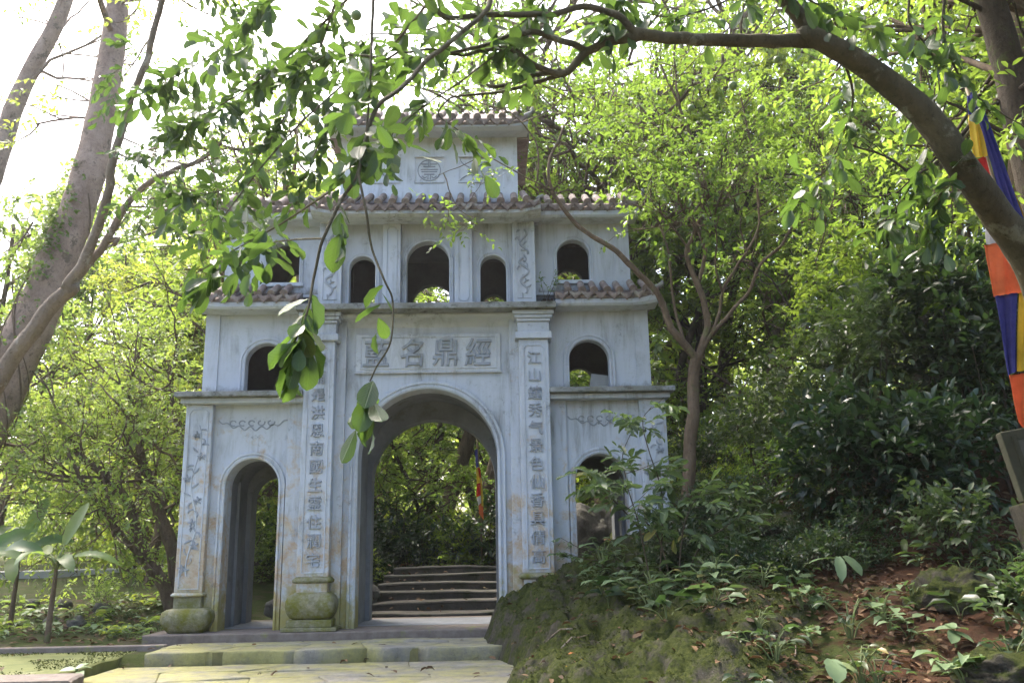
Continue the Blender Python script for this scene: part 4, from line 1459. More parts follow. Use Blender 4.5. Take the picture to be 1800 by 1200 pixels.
    bmesh.ops.create_icosphere(bm, subdivisions=3, radius=1)
    for v in bm.verts:
        v.co *= 1 + 0.05 * (v.co.z > 0) * v.co.z
    me = bpy.data.meshes.new('fruit')
    bm.to_mesh(me)
    bm.free()
    me.materials.append(M['fruit'])
    me.polygons.foreach_set('use_smooth', np.ones(len(me.polygons), bool))
    for (a, b, c, r) in ((552, 211, -9.3, .030), (737, 210, -8.7, .026), (880, 184, -8.6, .026), (626, 27, -9.2, .030), (1288, 151, -8.4, .028), (1366, 105, -8.4, .022), (1268, 42, -8.5, .030), (1632, 92, -8.1, .025), (1338, 192, -8.3, .026), (1215, 190, -8.4, .022)):
        o = link('fruit', me, e, None, (random.uniform(-.4, .4), random.uniform(-.4, .4), 0), r)
        p = at(a, b, c)
        o.location = p - np.array([4.6, -7.6, -0.2])
        mb = MB()
        mb.tube(spline(np.array([p + [0, 0, r * 0.95], p + [0.01, 0.0, 0.06], p + [0.03, 0.01, 0.14]]), 3), 0.0022, 4)
        s_ = mb.build('fruit_stalk', M['twig'], o)
        s_.matrix_parent_inverse = o.matrix_basis.inverted() @ Matrix.Translation((-4.6, 7.6, 0.2))
    return e


def shift(o, e):
    """Keep a world-built mesh in place under an empty."""
    o.matrix_parent_inverse = Matrix.Translation(-Vector(e.location))
    return o


fg_citrus()

# ------------------------------------------------------------------ left foreground tree: forked pale branch
e = empty('forked_tree', (-7.0, -5.0, -0.3), 'slender pale-barked tree forking in front of the big leaning trunk', 'tree')
T = Tree(41)
b0 = T.limb(px((-260, 980, -5.2), (-110, 800, -5.1), (-20, 690, -5.0), (22, 630, -5.0), (62, 573, -5.0), (100, 525, -5.0), (126, 498, -5.0)), 0.092, 0.072, 12)
b1 = T.limb(px((118, 508, -5.0), (150, 452, -5.0), (172, 400, -5.0), (190, 335, -5.05), (200, 275, -5.1), (220, 210, -5.1), (243, 145, -5.15), (266, 75, -5.2), (284, 10, -5.25), (300, -60, -5.3)), 0.054, 0.028, 10)
b2 = T.limb(px((122, 506, -5.0), (160, 456, -4.9), (186, 424, -4.8), (212, 380, -4.75), (236, 342, -4.7), (265, 318, -4.7), (300, 302, -4.7), (340, 286, -4.7), (390, 250, -4.7)), 0.046, 0.022, 10)
T.limb(px((186, 424, -4.8), (205, 420, -4.8), (200, 430, -4.85)), 0.03, 0.02, 6)
for Q, n in ((b1, 9), (b2, 7)):
    for k in range(n):
        t = T.rg.uniform(0.35, 1)
        i = int(t * (len(Q) - 1))
        T.grow(Q[i], T.rg.normal(0, 1, 3) + np.array([0.3, -0.1, 0.3]), 0.75, 0.012, 1, 3, 0.3, 0.05, 0.6, 0.8, 3)
o = shift(T.trunk('trunk', M['bark_grey'], e), e)
shift(make_leaves('foliage', T.c, T.d, 6, 6, 0.24, 0.125, 0.056, 2, M['leaf_near'], e, droop=0.3), e)

# ------------------------------------------------------------------ big leaning trunk with creeper
e = empty('leaning_tree', (-9.5, 2.2, -0.2), 'massive leaning tree with pinkish bark and twining lianas', 'tree')
T = Tree(43)
big = T.limb(px((-150, 990, 2.2), (-85, 860, 2.2), (-25, 740, 2.2), (30, 630, 2.2), (78, 520, 2.2), (120, 415, 2.3), (152, 320, 2.4), (176, 220, 2.6), (192, 120, 2.8), (205, 30, 3.0), (215, -60, 3.2), (225, -200, 3.5)), 0.50, 0.17, 20, 9, 0.07)
for k in range(6):
    t = T.rg.uniform(0.62, 1)
    i = int(t * (len(big) - 1))
    T.grow(big[i], T.rg.normal(0, 1, 3) + np.array([0, 0, 0.4]), 3.2, 0.07, 2, 3, 0.3, 0.1, 0.6, 0.7, 3)
shift(T.trunk('trunk', M['bark_pink'], e), e)
shift(make_leaves('crown', T.c, T.d, 8, 8, 0.5, 0.16, 0.075, 1, M['leaf_sun'], e, droop=0.3), e)
# lianas around the trunk, a thing each
for k, (a0, turns, s0, s1, rr) in enumerate(((0.2, 1.3, 0.06, 0.50, 0.016), (2.1, 1.0, 0.12, 0.46, 0.012), (4.0, 1.6, 0.04, 0.42, 0.010), (5.2, 0.8, 0.2, 0.52, 0.014))):
    n = 60
    P = []
    for t in np.linspace(s0, s1, n):
        f = t * (len(big) - 1)
        i = int(f)
        c = big[i] + (big[i + 1] - big[i]) * (f - i)
        d = unit(big[i + 1] - big[i])
        u = unit(np.cross(d, (0, 1, 0)))
        w = np.cross(u, d)
        a = a0 + turns * 2 * np.pi * (t - s0) / (s1 - s0)
        r_ = (0.50 + (0.17 - 0.50) * t ** 0.9) * 1.04 + 0.012
        P.append(c + (u * math.cos(a) + w * math.sin(a)) * r_)
    mb = MB()
    mb.tube(np.array(P), rr, 6)
    tag(mb.build('liana', M['bark_mid'], None, True), ('thickest brown liana winding up the massive leaning trunk', 'thin liana starting midway up the massive leaning trunk', 'thinnest liana twisting most tightly round the leaning trunk', 'liana running highest on the massive leaning trunk')[k], 'liana', 'lianas on the leaning trunk')
C, Dv = [], []
rg = np.random.default_rng(12)
for k in range(260):
    t = rg.normal(0.44, 0.055)
    f = t * (len(big) - 1)
    i = int(f)
    c = big[i]
    d = unit(big[i + 1] - big[i])
    u = unit(np.cross(d, (0, 1, 0)))
    w = np.cross(u, d)
    a = rg.uniform(-1.9, 0.6)
    r_ = (0.50 + (0.17 - 0.50) * t ** 0.9) * 1.05
    n_ = u * math.cos(a) + w * math.sin(a)
    C.append(c + n_ * r_)
    Dv.append(n_ * 0.5 + rg.normal(0, 0.5, 3))
tag(make_leaves('creeper', C, Dv, 3, 4, 0.16, 0.085, 0.075, 1, M['leaf_ivy'], None, droop=0.4), 'patch of leafy green creeper clinging to the massive leaning trunk', 'creeper')

# slim trunk farther left
e = empty('slim_tree', (-13.5, 8, 0.2), 'slim pale trunk leaning up behind the massive trunk into the white sky', 'tree')
T = Tree(44)
sl_ = T.limb(px((-160, 700, 8), (-60, 430, 8), (0, 265, 8), (22, 195, 8), (62, 108, 8), (100, 38, 8), (130, -40, 8), (170, -160, 8)), 0.30, 0.16, 12, 6, 0.05)
for k in range(6):
    t = T.rg.uniform(0.5, 1)
    T.grow(sl_[int(t * (len(sl_) - 1))], T.rg.normal(0, 1, 3) + np.array([0, 0, 0.3]), 3.0, 0.05, 2, 3, 0.3, 0.1, 0.6, 0.7, 3)
shift(T.trunk('trunk', M['bark_pink'], e), e)
shift(make_leaves('crown', T.c, T.d, 8, 8, 0.5, 0.15, 0.07, 1, M['leaf_sun'], e, droop=0.3), e)

# ------------------------------------------------------------------ multi-stemmed tree left of the gate
def stems_tree(name, label, base, stems, mat, leafmat, seed, nb, L, depth, leaf, thick=1.0, q=1, nl=8, twigs=4, up=0.15, kids=3):
    e = empty(name, base, label, 'tree')
    T = Tree(seed)
    for pts, r0, r1, t0, n in stems:
        Q = T.limb(np.asarray(pts), r0 * thick, r1 * thick, 10, 6, 0.1)
        for k in range(n):
            t = T.rg.uniform(t0, 1)
            i = min(len(Q) - 2, int(t * (len(Q) - 1)))
            T.grow(Q[i], unit(Q[i + 1] - Q[i]) * 0.5 + T.rg.normal(0, 0.8, 3), L * T.rg.uniform(0.7, 1.2), max(0.012, r1 * 0.6), depth, kids, 0.35, up, 0.62, 0.75, twigs)
    shift(T.trunk('trunk', mat, e), e)
    shift(make_leaves('crown', T.c, T.d, seed + 1, nl, leaf[0], leaf[1], leaf[2], q, leafmat, e, droop=0.3), e)
    return e, T


stems_tree('multistem_tree', 'bushy many-stemmed tree leaning away from the foot of the gate', at(296, 1060, 3.0), [
    (px((305, 1080, 3.0), (285, 1030, 3.0), (262, 985, 3.0), (240, 938, 2.9), (223, 883, 2.8), (200, 848, 2.7), (172, 826, 2.6), (130, 790, 2.5)), 0.13, 0.05, 0.5, 10),
    (px((310, 1070, 3.2), (306, 985, 3.2), (292, 930, 3.2), (276, 895, 3.2), (262, 845, 3.1), (247, 803, 3.0), (240, 740, 2.9), (250, 660, 2.8)), 0.15, 0.05, 0.45, 12),
    (px((270, 1010, 2.9), (247, 980, 2.8), (200, 920, 2.6), (160, 872, 2.4), (142, 840, 2.3), (110, 780, 2.2)), 0.06, 0.03, 0.4, 10),
    (px((318, 1060, 3.6), (330, 960, 3.8), (322, 880, 3.9), (330, 800, 4.0), (300, 700, 4.0), (310, 600, 4.0)), 0.10, 0.04, 0.3, 12)],
    M['bark_mid'], M['leaf_sun'], 51, 10, 1.5, 2, (0.34, 0.10, 0.048), 1.0, 1, 8)

# ------------------------------------------------------------------ crooked tree right of the gate, its limb crossing the gate
e, TW = stems_tree('crooked_tree', 'crooked many-limbed tree beside the gate, one limb crossing the third tier', at(1216, 800, -0.9), [
    (px((1206, 900, -0.9), (1216, 781, -0.9), (1220, 669, -0.9), (1228, 622, -0.9)), 0.17, 0.15, 0.9, 0),
    (px((1224, 632, -0.9), (1200, 601, -0.95), (1177, 571, -1.0), (1165, 534, -1.05), (1141, 500, -1.1), (1100, 457, -1.2), (1062, 428, -1.25), (1020, 398, -1.3), (993, 370, -1.35), (967, 328, -1.4), (965, 283, -1.4), (990, 227, -1.4), (1010, 200, -1.4), (1000, 150, -1.4)), 0.11, 0.022, 0.78, 4),
    (px((972, 335, -1.4), (927, 313, -1.45), (890, 293, -1.5), (853, 277, -1.5), (800, 296, -1.5), (770, 308, -1.5)), 0.026, 0.006, 0.9, 1),
    (px((945, 318, -1.42), (945, 260, -1.4), (925, 225, -1.4), (900, 200, -1.4), (880, 190, -1.4)), 0.028, 0.012, 0.6, 3),
    (px((1226, 628, -0.9), (1242, 582, -0.9), (1236, 530, -0.9), (1224, 498, -0.85), (1214, 470, -0.8), (1208, 445, -0.8), (1220, 412, -0.75), (1240, 350, -0.7), (1228, 270, -0.7), (1195, 190, -0.7), (1160, 110, -0.7)), 0.105, 0.035, 0.5, 9),
    (px((1226, 500, -0.85), (1240, 440, -0.7), (1215, 380, -0.6), (1190, 330, -0.5), (1170, 250, -0.4), (1120, 180, -0.4)), 0.06, 0.025, 0.5, 5),
    (px((1232, 620, -0.9), (1252, 586, -0.95), (1282, 552, -1.0), (1317, 511, -1.0), (1334, 468, -1.05), (1370, 436, -1.1), (1394, 399, -1.1), (1445, 378, -1.1), (1490, 340, -1.1)), 0.065, 0.022, 0.55, 6),
    (px((1250, 590, -0.9), (1264, 550, -0.8), (1270, 511, -0.7), (1292, 474, -0.7), (1330, 410, -0.6), (1332, 350, -0.5), (1320, 260, -0.4), (1300, 160, -0.4)), 0.05, 0.022, 0.5, 6),
    (px((1201, 601, -0.9), (1186, 540, -0.7), (1178, 470, -0.6), (1172, 430, -0.6), (1150, 380, -0.5), (1110, 358, -0.5)), 0.045, 0.02, 0.6, 4),
    (px((1270, 515, -0.7), (1258, 470, -0.8), (1260, 420, -0.9), (1255, 360, -0.9), (1270, 280, -0.9)), 0.03, 0.015, 0.5, 6)],
    M['bark_mid'], M['leaf_mid'], 61, 10, 1.15, 2, (0.26, 0.11, 0.052), 0.56, 1, 6, 2)

# ------------------------------------------------------------------ dark trunks at the upper right corner
e = empty('dark_leaning_trunk', (7.2, -5.0, 0.6), 'dark leaning trunk at the upper corner behind the hanging flag', 'tree')
T = Tree(71)
q = T.limb(px((1900, 700, -5.0), (1850, 430, -5.0), (1806, 250, -5.0), (1776, 130, -5.0), (1748, 30, -5.0), (1720, -80, -5.0), (1690, -220, -5.0)), 0.20, 0.13, 12)
for k in range(10):
    t = T.rg.uniform(0.35, 1)
    T.grow(q[int(t * (len(q) - 1))], T.rg.normal(0, 1, 3) + np.array([-0.4, 0.2, 0.2]), 1.5, 0.03, 2, 3, 0.3, 0.0, 0.62, 0.7, 3)
T.limb(px((1806, 250, -5.0), (1740, 220, -4.9), (1690, 190, -4.8), (1640, 170, -4.8)), 0.03, 0.01, 6)
shift(T.trunk('trunk', M['bark_dark'], e), e)
shift(make_leaves('crown', T.c, T.d, 15, 7, 0.28, 0.12, 0.055, 1, M['leaf_mid'], e, droop=0.3), e)

# ------------------------------------------------------------------ dark glossy shrubs on the hillside
def bush(name, label, c, size, n, seed, mat, leaf, nl=7, q=1, group=None, twig_mat=None, droop=0.3, stems=6):
    """Shrub: stems from the ground to leafy twigs filling a lumpy ellipsoid."""
    c = np.asarray(c, float)
    e = empty(name, c, label, 'shrub', group)
    rg = np.random.default_rng(seed)
    u = unit(rg.normal(0, 1, (n, 3)))
    lump = 1 + 0.45 * fbm(u * 1.7 + seed, 3)
    rad = rg.random(n) ** 0.42 * lump
    S = np.array(size, float)
    ctr = np.array([0, 0, S[2] * 0.95])
    P = ctr + u * rad[:, None] * S
    P[:, 2] = np.maximum(P[:, 2], 0.03)
    d = unit(P - np.array([0, 0, S[2] * 0.3]) + rg.normal(0, 0.35 * S.mean(), (n, 3)))
    mb = MB()
    for k in range(stems):
        tgt = ctr + unit(rg.normal(0, 1, 3)) * S * 0.75
        b = rg.normal(0, 0.1, 3) * [1, 1, 0] - [0, 0, 0.15 + max(0.0, float(c[2] - H(c[0], c[1])) if abs(c[0]) > 0.01 else 0.0)]
        m_ = (b + tgt) / 2 + rg.normal(0, 0.12, 3) * S
        Q = spline(np.array([b, m_, tgt]), 6)
        mb.tube(Q, np.linspace(0.022, 0.006, len(Q)) * S[2] ** 0.6, 5)
        for j in range(5):
            i = rg.integers(4, len(Q))
            nb = P[rg.integers(0, n)]
            if np.linalg.norm(nb - Q[i]) < S.max() * 0.8:
                mb.tube(spline(np.array([Q[i], (Q[i] + nb) / 2 + rg.normal(0, 0.06, 3), nb]), 4), 0.004 + 0.003 * S[2] ** 0.5, 4, False)
    mb.build('stem', twig_mat or M['twig'], e, True)
    make_leaves('foliage', P, d, seed + 2, nl, leaf[0], leaf[1], leaf[2], q, mat, e, droop=droop)
    return e


def ground_at(px_, py_, Y):
    p = at(px_, py_, Y)
    p[2] = float(H(p[0], p[1]))
    return p


for k, (a, Y, dz, sz, n, mt, lab) in enumerate((
        (1480, -2.0, 0.35, (0.75, 0.6, 0.8), 300, 'leaf_dark', 'dark glossy-leaved shrub spreading above the red soil slope'),
        (1625, -2.6, 0.30, (0.8, 0.7, 0.7), 300, 'leaf_dark', 'low dark glossy shrub beside the hanging flag'),
        (1600, -0.8, 0.9, (1.2, 0.9, 1.2), 480, 'leaf_dark', 'big dark shrub rising behind the others under the arching limb'),
        (1770, -1.8, 0.8, (0.95, 0.8, 1.2), 380, 'leaf_dark', 'dark shrub behind the orange end of the flag'),
        (1420, -0.3, 0.6, (0.7, 0.7, 0.9), 250, 'leaf_dull', 'dull green leafy shrub next to the crooked tree on the slope'),
        (1530, -1.4, 1.6, (0.7, 0.6, 0.7), 210, 'leaf_dull', 'dull green shrub hanging over the dark thicket'),
        (1690, -1.2, 1.9, (0.9, 0.7, 0.8), 300, 'leaf_dark', 'high dark shrub hanging just below the arching limb'),
        (1500, 0.6, 2.2, (0.9, 0.8, 1.0), 330, 'leaf_mid', 'green shrub lit from behind above the dark thicket'),
        (1340, 0.5, 0.7, (0.7, 0.7, 0.6), 200, 'leaf_dull', 'low dull shrub between the crooked tree and the thicket'),
        (1660, -3.8, 0.1, (0.5, 0.45, 0.42), 120, 'leaf_dull', 'small open shrub on the litter in front of the thicket'),
        (1800, -6.1, 0.10, (0.36, 0.28, 0.36), 110, 'leaf_dull', 'thin shrub growing in front of the leaning stele'))):
    p = at(a, 700, Y)
    p[2] = float(H(p[0], p[1])) + dz - 0.1
    bush('glossy_shrub', lab, p, sz, n, 300 + k, M[mt], (0.30, 0.20, 0.085) if mt == 'leaf_dark' else (0.28, 0.13, 0.06), 5 if mt == 'leaf_dark' else 7, 1, 'shrubs of the hillside thicket', M['bark_dark'])
# ------------------------------------------------------------------ rocks and the mossy outcrop
def outcrop():
    """Rugged mossy limestone shoulder between the paving and the slope: a height sheet with thickness."""
    xs = np.arange(0.70, 4.4, 0.035)
    ys = np.arange(-6.4, -0.46, 0.035)
    X, Y = np.meshgrid(xs, ys)
    z = H(X, Y)
    edge = smooth(0.0, 0.38, X - (0.92 + 0.16 * np.sin(Y * 1.7) + 0.10 * fbm(np.stack([X * 0, Y * 2, Y * 0], -1), 2))) * smooth(4.35, 3.2, X + 0.3 * np.sin(Y * 2)) * smooth(-6.3, -5.4, Y)
    top = 0.26 + 0.22 * smooth(-4.5, -1.0, Y) * smooth(3.6, 1.8, X)
    d = np.stack([X, Y, z], -1)
    # limestone: sharp ridged pockets
    r1 = 1 - np.abs(fbm(d * np.array([1.6, 1.6, 1.0]) + 3, 3))
    r2 = 1 - np.abs(fbm(d * 4.3 + 11, 4, 0.6))
    Z = z - 0.10 + edge * (top + 0.30 * (r1 - 0.75) + 0.22 * (r2 - 0.7) + 0.11 * (0.8 - np.abs(fbm(d * 10 + 7, 3, 0.7))))
    jx = 0.03 * fbm(d * 6 + 5, 2)
    X2 = X + jx
    V = np.stack([X2, Y, Z], -1).reshape(-1, 3)
    ny, nx = X.shape
    I = np.arange(nx * ny).reshape(ny, nx)
    F = np.stack([I[:-1, :-1], I[:-1, 1:], I[1:, 1:], I[1:, :-1]], -1).reshape(-1, 4)
    ring = np.concatenate([I[0, :], I[1:, -1], I[-1, -2::-1], I[-2:0:-1, 0]])
    Vb = V[ring].copy()
    Vb[:, 2] -= 0.5
    n0 = len(V)
    k = len(ring)
    j = np.arange(k)
    S = np.stack([ring[j], n0 + j, n0 + (j + 1) % k, ring[(j + 1) % k]], -1)
    me = fast_mesh('mossy_outcrop', np.vstack([V, Vb]), np.vstack([F, S]), M['mossrock'])
    return tag(link('mossy_outcrop', me), 'rugged moss-covered limestone outcrop beside the terrace, hiding the gate foot', 'rock'), (xs, ys, Z)


OUT, (oxs, oys, oZ) = outcrop()
rg = np.random.default_rng(66)
n = 16000
mx_, my_ = rg.uniform(0.95, 4.2, n), rg.uniform(-6.0, -0.6, n)
ii, jj = ((my_ - oys[0]) / 0.035).astype(int), ((mx_ - oxs[0]) / 0.035).astype(int)
mz_ = oZ[ii, jj]
kp = (fbm(np.c_[mx_ * 1.6, my_ * 1.6, my_ * 0 + 2.2], 3) > -0.12) & (mz_ > H(mx_, my_) - 0.02)
mx_, my_, mz_ = mx_[kp], my_[kp], mz_[kp]
qx, qy = rg.uniform(-7.5, -3.82, 5000), rg.uniform(-3.28, -0.9, 5000)
kp = fbm(np.c_[qx * 2.0, qy * 2.0, qy * 0 + 6.6], 3) > -0.05
mx_, my_, mz_ = np.r_[mx_, qx[kp]], np.r_[my_, qy[kp]], np.r_[mz_, np.full(kp.sum(), -0.164)]
n = len(mx_)
a = rg.uniform(0, 6.28, n)
D = np.c_[np.cos(a), np.sin(a), rg.uniform(0.2, 1.2, n)]
N = np.c_[-np.cos(a), -np.sin(a), np.ones(n)]
L = rg.uniform(0.015, 0.045, n)
me = leaves_mesh('moss', np.c_[mx_, my_, mz_ - 0.004], D, N, L, L * 0.6, 0, M['leaf_moss'], np.clip(rg.normal(0.45, 0.25, n), 0, 1))
tag(link('moss', me), 'short tufts of green moss on the limestone outcrop', 'moss', kind='stuff')


def HG(x, y):
    """Ground height including the outcrop."""
    z = float(H(x, y))
    if oxs[0] < x < oxs[-1] and oys[0] < y < oys[-1]:
        z = max(z, float(oZ[int((y - oys[0]) / 0.035), int((x - oxs[0]) / 0.035)]))
    return z


rock('boulder', (-1.75, 3.4, 0.25), (0.55, 0.6, 0.55), 3, M['greyrock'], 'grey limestone boulder beside the stairs, seen through the main arch')
rock('boulder', (-2.4, 3.0, 0.2), (0.6, 0.5, 0.62), 5, M['greyrock'], 'dark craggy rock seen through the small arch nearest the banana plants')
rock('boulder', (2.75, 2.9, 0.9), (0.7, 0.6, 0.75), 8, M['greyrock'], 'craggy rock blocking the view through the hillside arch')
rock('boulder', (2.6, 1.0, 0.32), (0.42, 0.5, 0.35), 18, M['greyrock'], 'low rock lying inside the hillside arch')
p = ground_at(1680, 1000, -4.6)
rock('boulder', p + [0, 0, -0.06], (0.46, 0.42, 0.33), 9, M['mossrock'], 'rounded mossy boulder half sunk in the red soil slope')
p = ground_at(1790, 1110, -6.2)
rock('boulder', p + [0, 0, -0.10], (0.55, 0.5, 0.27), 10, M['mossrock'], 'flat mossy rock at the bottom corner of the slope')
p = ground_at(1330, 905, -1.6)
rock('boulder', p + [0, 0, 0.05], (0.55, 0.45, 0.30), 12, M['mossrock'], 'mossy rock ledge between the sapling and the red soil')
for k, (a, b, Y, r_) in enumerate(((115, 1000, 3.5, .16), (62, 1010, 4.0, .13), (140, 1040, 1.8, .14), (95, 1045, 2.0, .12), (180, 1035, 3, .15))):
    p = ground_at(a, b, Y)
    rock('bank_stone', p + [0, 0, 0.04], (r_, r_ * 0.9, r_ * 0.8), 30 + k, M['greyrock'], 'small grey stone in the weedy bank by the banana plants', 'stones in the weedy bank', sub=3)

# ------------------------------------------------------------------ background trees (prototypes shared by copies)
def proto_tree(seed, h, r, n1, L, leaf, mat_b, mat_l, crown0=0.3, nl=9, lean=0.08, twigs=4, kids=3):
    T = Tree(seed)
    rg = T.rg
    pts = [np.array([0, 0, -0.4])]
    d = np.array([rg.normal(0, lean), rg.normal(0, lean), 1.0])
    for k in range(6):
        d = unit(d + rg.normal(0, 0.10, 3) * [1, 1, 0])
        pts.append(pts[-1] + d * h / 6)
    Q = T.limb(np.array(pts), r, r * 0.25, 9, 4, 0.12)
    for k in range(n1):
        t = crown0 + (0.98 - crown0) * (k + rg.random()) / n1
        i = min(len(Q) - 2, int(t * (len(Q) - 1)))
        a = k * 2.4 + rg.normal(0, 0.4)
        T.grow(Q[i], np.array([math.cos(a), math.sin(a), rg.uniform(0.1, 0.9)]), L * (1.15 - 0.55 * t) * rg.uniform(0.8, 1.2), r * 0.3, 2, kids, 0.35, 0.12, 0.62, 0.7, twigs, 5)
    o1 = T.mb.build('trunk', mat_b, None, True)
    o2 = make_leaves('crown', T.c, T.d, seed + 7, nl, leaf[0], leaf[1], leaf[2], 0, mat_l, None, droop=0.35)
    m1, m2 = o1.data, o2.data
    bpy.data.objects.remove(o1)
    bpy.data.objects.remove(o2)
    return m1, m2


SPEC = ((0.60, 0.13, 0.060, 16, 4), (0.55, 0.20, 0.10, 13, 3), (0.50, 0.28, 0.135, 10, 3))
PT_sun = [proto_tree(500 + k, 9.5, 0.18, 15, 2.6, SPEC[k][:3], M['bark_mid'], M['leaf_sun'], 0.14, SPEC[k][3], 0.08, SPEC[k][4]) for k in range(3)]
PT_mid = [proto_tree(520 + k, 11.5, 0.19, 17, 2.8, SPEC[k][:3], M['bark_dark'], M['leaf_mid'], 0.12, SPEC[k][3], 0.08, SPEC[k][4]) for k in range(3)]
PT_tall = [proto_tree(540 + k, 13.5, 0.24, 18, 3.6, (0.6, 0.15, 0.075), M['bark_mid'], M['leaf_mid'], 0.45, 11) for k in range(3)]


def put_tree(protos, x, y, s, label, group, rz=None, name='woodland_tree', tilt=0.0):
    m1, m2 = protos[int(rng.integers(0, len(protos)))]
    e = empty(name, (x, y, float(H(x, y)) - 0.1), label, 'tree', group, rng.uniform(0, 6.28) if rz is None else rz)
    e.scale = (s, s, s * rng.uniform(0.9, 1.1))
    e.rotation_euler[0] = rng.normal(0, 0.06) + tilt
    link('trunk', m1, e)
    link('crown', m2, e)
    return e


g1 = 'sunlit wood beyond the path'
for x, y, s in ((-12.5, 11, .72), (-9.5, 13, .75), (-7.2, 10.5, .72), (-15, 16, .85), (-11, 18, .9), (-7.5, 17, .85), (-5.2, 14, .85), (-19, 20, .9), (-14.5, 23, .95), (-9.5, 24, 1.0), (-5.5, 21, 1.0), (-24, 26, 1.0), (-18, 31, 1.1), (-11, 32, 1.1), (-6, 30, 1.15), (-5.0, 7.5, .62), (-6.4, 6.2, .5)):
    put_tree(PT_sun, x, y, s * (1.65 if y > 15 else 1.4), 'sunlit leafy tree in the bright wood beyond the pale path', g1)
g2 = 'dense wood behind the gate'
for x, y, s in ((-2.6, 9.5, .75), (0.6, 12.5, .85), (3.6, 9.0, .8), (-1.0, 16, 1.0), (2.4, 18, 1.05), (5.2, 14, .95), (-3.4, 21, 1.1), (0.8, 24, 1.2), (4.6, 24, 1.25), (-2, 30, 1.35), (4, 32, 1.4), (-4.0, 12.5, .8), (1.9, 7.4, .5), (-0.6, 9.0, .45)):
    put_tree(PT_mid if rng.random() < 0.75 else PT_sun, x, y, s, 'leafy tree in the dense wood behind the gate', g2)
g3 = 'trees up the hillside'
for x, y, s in ((7.2, 5.5, .8), (6.2, 8.0, .85), (8.8, 2.6, .8), (9.4, 6.5, .9), (11.2, 4.2, .9), (10.6, 9.5, 1.0), (7.6, 11.5, 1.0), (13.2, 7.5, 1.0), (12.5, 12.5, 1.1), (9.0, 16, 1.2), (14, 17, 1.25), (8.5, 22, 1.3), (13, 24, 1.4), (10.2, 0.2, .75), (12.8, 1.5, .85), (16, 4, 1.0), (17, 11, 1.2), (19, 18, 1.3), (5.0, 7.0, .7)):
    put_tree(PT_mid if rng.random() < 0.6 else PT_sun, x, y, s, 'leafy tree growing up the hillside beyond the crooked tree', g3)

g4 = 'tall trees shading the gate'
for x, y, s, lab in ((-1.9, 6.6, .80, 'tall tree behind the gate on the banana side'), (3.3, 4.8, .95, 'tall tree close behind the gate on the hillside'), (0.3, 8.2, 1.0, 'tall dark-trunked tree straight beyond the top of the stairs'),
                     (8.9, -4.6, .9, 'unseen tall tree added outside the picture edge to shade the slope'), (8.8, -0.8, .95, 'tall tree added to shade the slope above the dark shrubs'), (7.6, -8.2, .8, 'unseen tall tree added near the viewer to shade the slope'), (7.2, -12.5, .95, 'unseen tall tree added behind the viewer on the slope side for shade'), (4.6, -17.5, 1.0, 'unseen tall tree added behind the viewer beyond the terrace for shade'), (9.6, -9.4, 1.0, 'unseen tall tree added high on the slope behind the viewer for shade'),  # trees added beside and behind the camera to darken the slope
                     (2.8, 11.0, 1.25, 'tall tree in the wood above the side roof'), (6.6, 10.5, 1.3, 'tall tree high in the wood beyond the crooked tree'),
                     (-0.9, 12.5, 1.2, 'tall tree rising behind the top tier')):
    put_tree(PT_tall, x, y, s, lab, g4, name='tall_tree')

# far wooded ridge that closes the view: leaf clumps nobody could count
rg = np.random.default_rng(77)
n = 15000
fx = rg.uniform(-75, 75, n)
fy = rg.uniform(36, 75, n)
zc = H(fx, fy)
fz = zc + rg.random(n) ** 0.7 * (9 + 0.10 * np.clip(fx, -60, 60) + 4 * fbm(np.stack([fx * 0.12, fy * 0.12, fx * 0], -1), 3))
C = np.stack([fx, fy, np.maximum(fz, zc + 0.2)], -1)
o = make_leaves('far_woodland', C, rg.normal(0, 1, (n, 3)), 78, 9, 1.3, 0.55, 0.30, 0, M['leaf_sun'], None, droop=0.3)
tag(o, 'far wooded ridge closing the view behind the trees', 'wood', kind='stuff')

# ------------------------------------------------------------------ undergrowth: low shrubs, herbs, ground plants
def proto_bush(seed, size, n, leaf, mat, nl=6, q=1):
    e = bush('low_shrub', 'x', (0, 0, 0), size, n, seed, mat, leaf, nl, q)
    ch = [(c.name.split('.')[0], c.data) for c in e.children]
    for c in list(e.children):
        bpy.data.objects.remove(c)
    bpy.data.objects.remove(e)
    return ch


PB = {'mid': [proto_bush(600 + k, (0.55, 0.55, 0.45), 150, (0.20, 0.085, 0.040), M['leaf_mid']) for k in range(2)],
      'pale': [proto_bush(610 + k, (0.5, 0.5, 0.38), 110, (0.20, 0.10, 0.048), M['leaf_dull']) for k in range(2)],
      'dark': [proto_bush(620 + k, (0.6, 0.6, 0.55), 160, (0.24, 0.11, 0.050), M['leaf_dark']) for k in range(2)],
      'sun': [proto_bush(630 + k, (0.6, 0.6, 0.5), 150, (0.22, 0.10, 0.050), M['leaf_sun']) for k in range(2)]}


def put_bush(kind, x, y, s, label, group, name='low_shrub', sink=0.05):
    ch = PB[kind][int(rng.integers(0, len(PB[kind])))]
    e = empty(name, (x, y, HG(x, y) - sink), label, 'shrub', group, rng.uniform(0, 6.28))
    e.scale = (s, s, s * rng.uniform(0.8, 1.2))
    for nme, me in ch:
        link(nme, me, e)
    return e


def clear_gate(x, y):
    return not (-4.1 < x < 4.0 and -0.7 < y < 2.2) and not (-1.5 < x < 2.5 and 2 < y < 7)


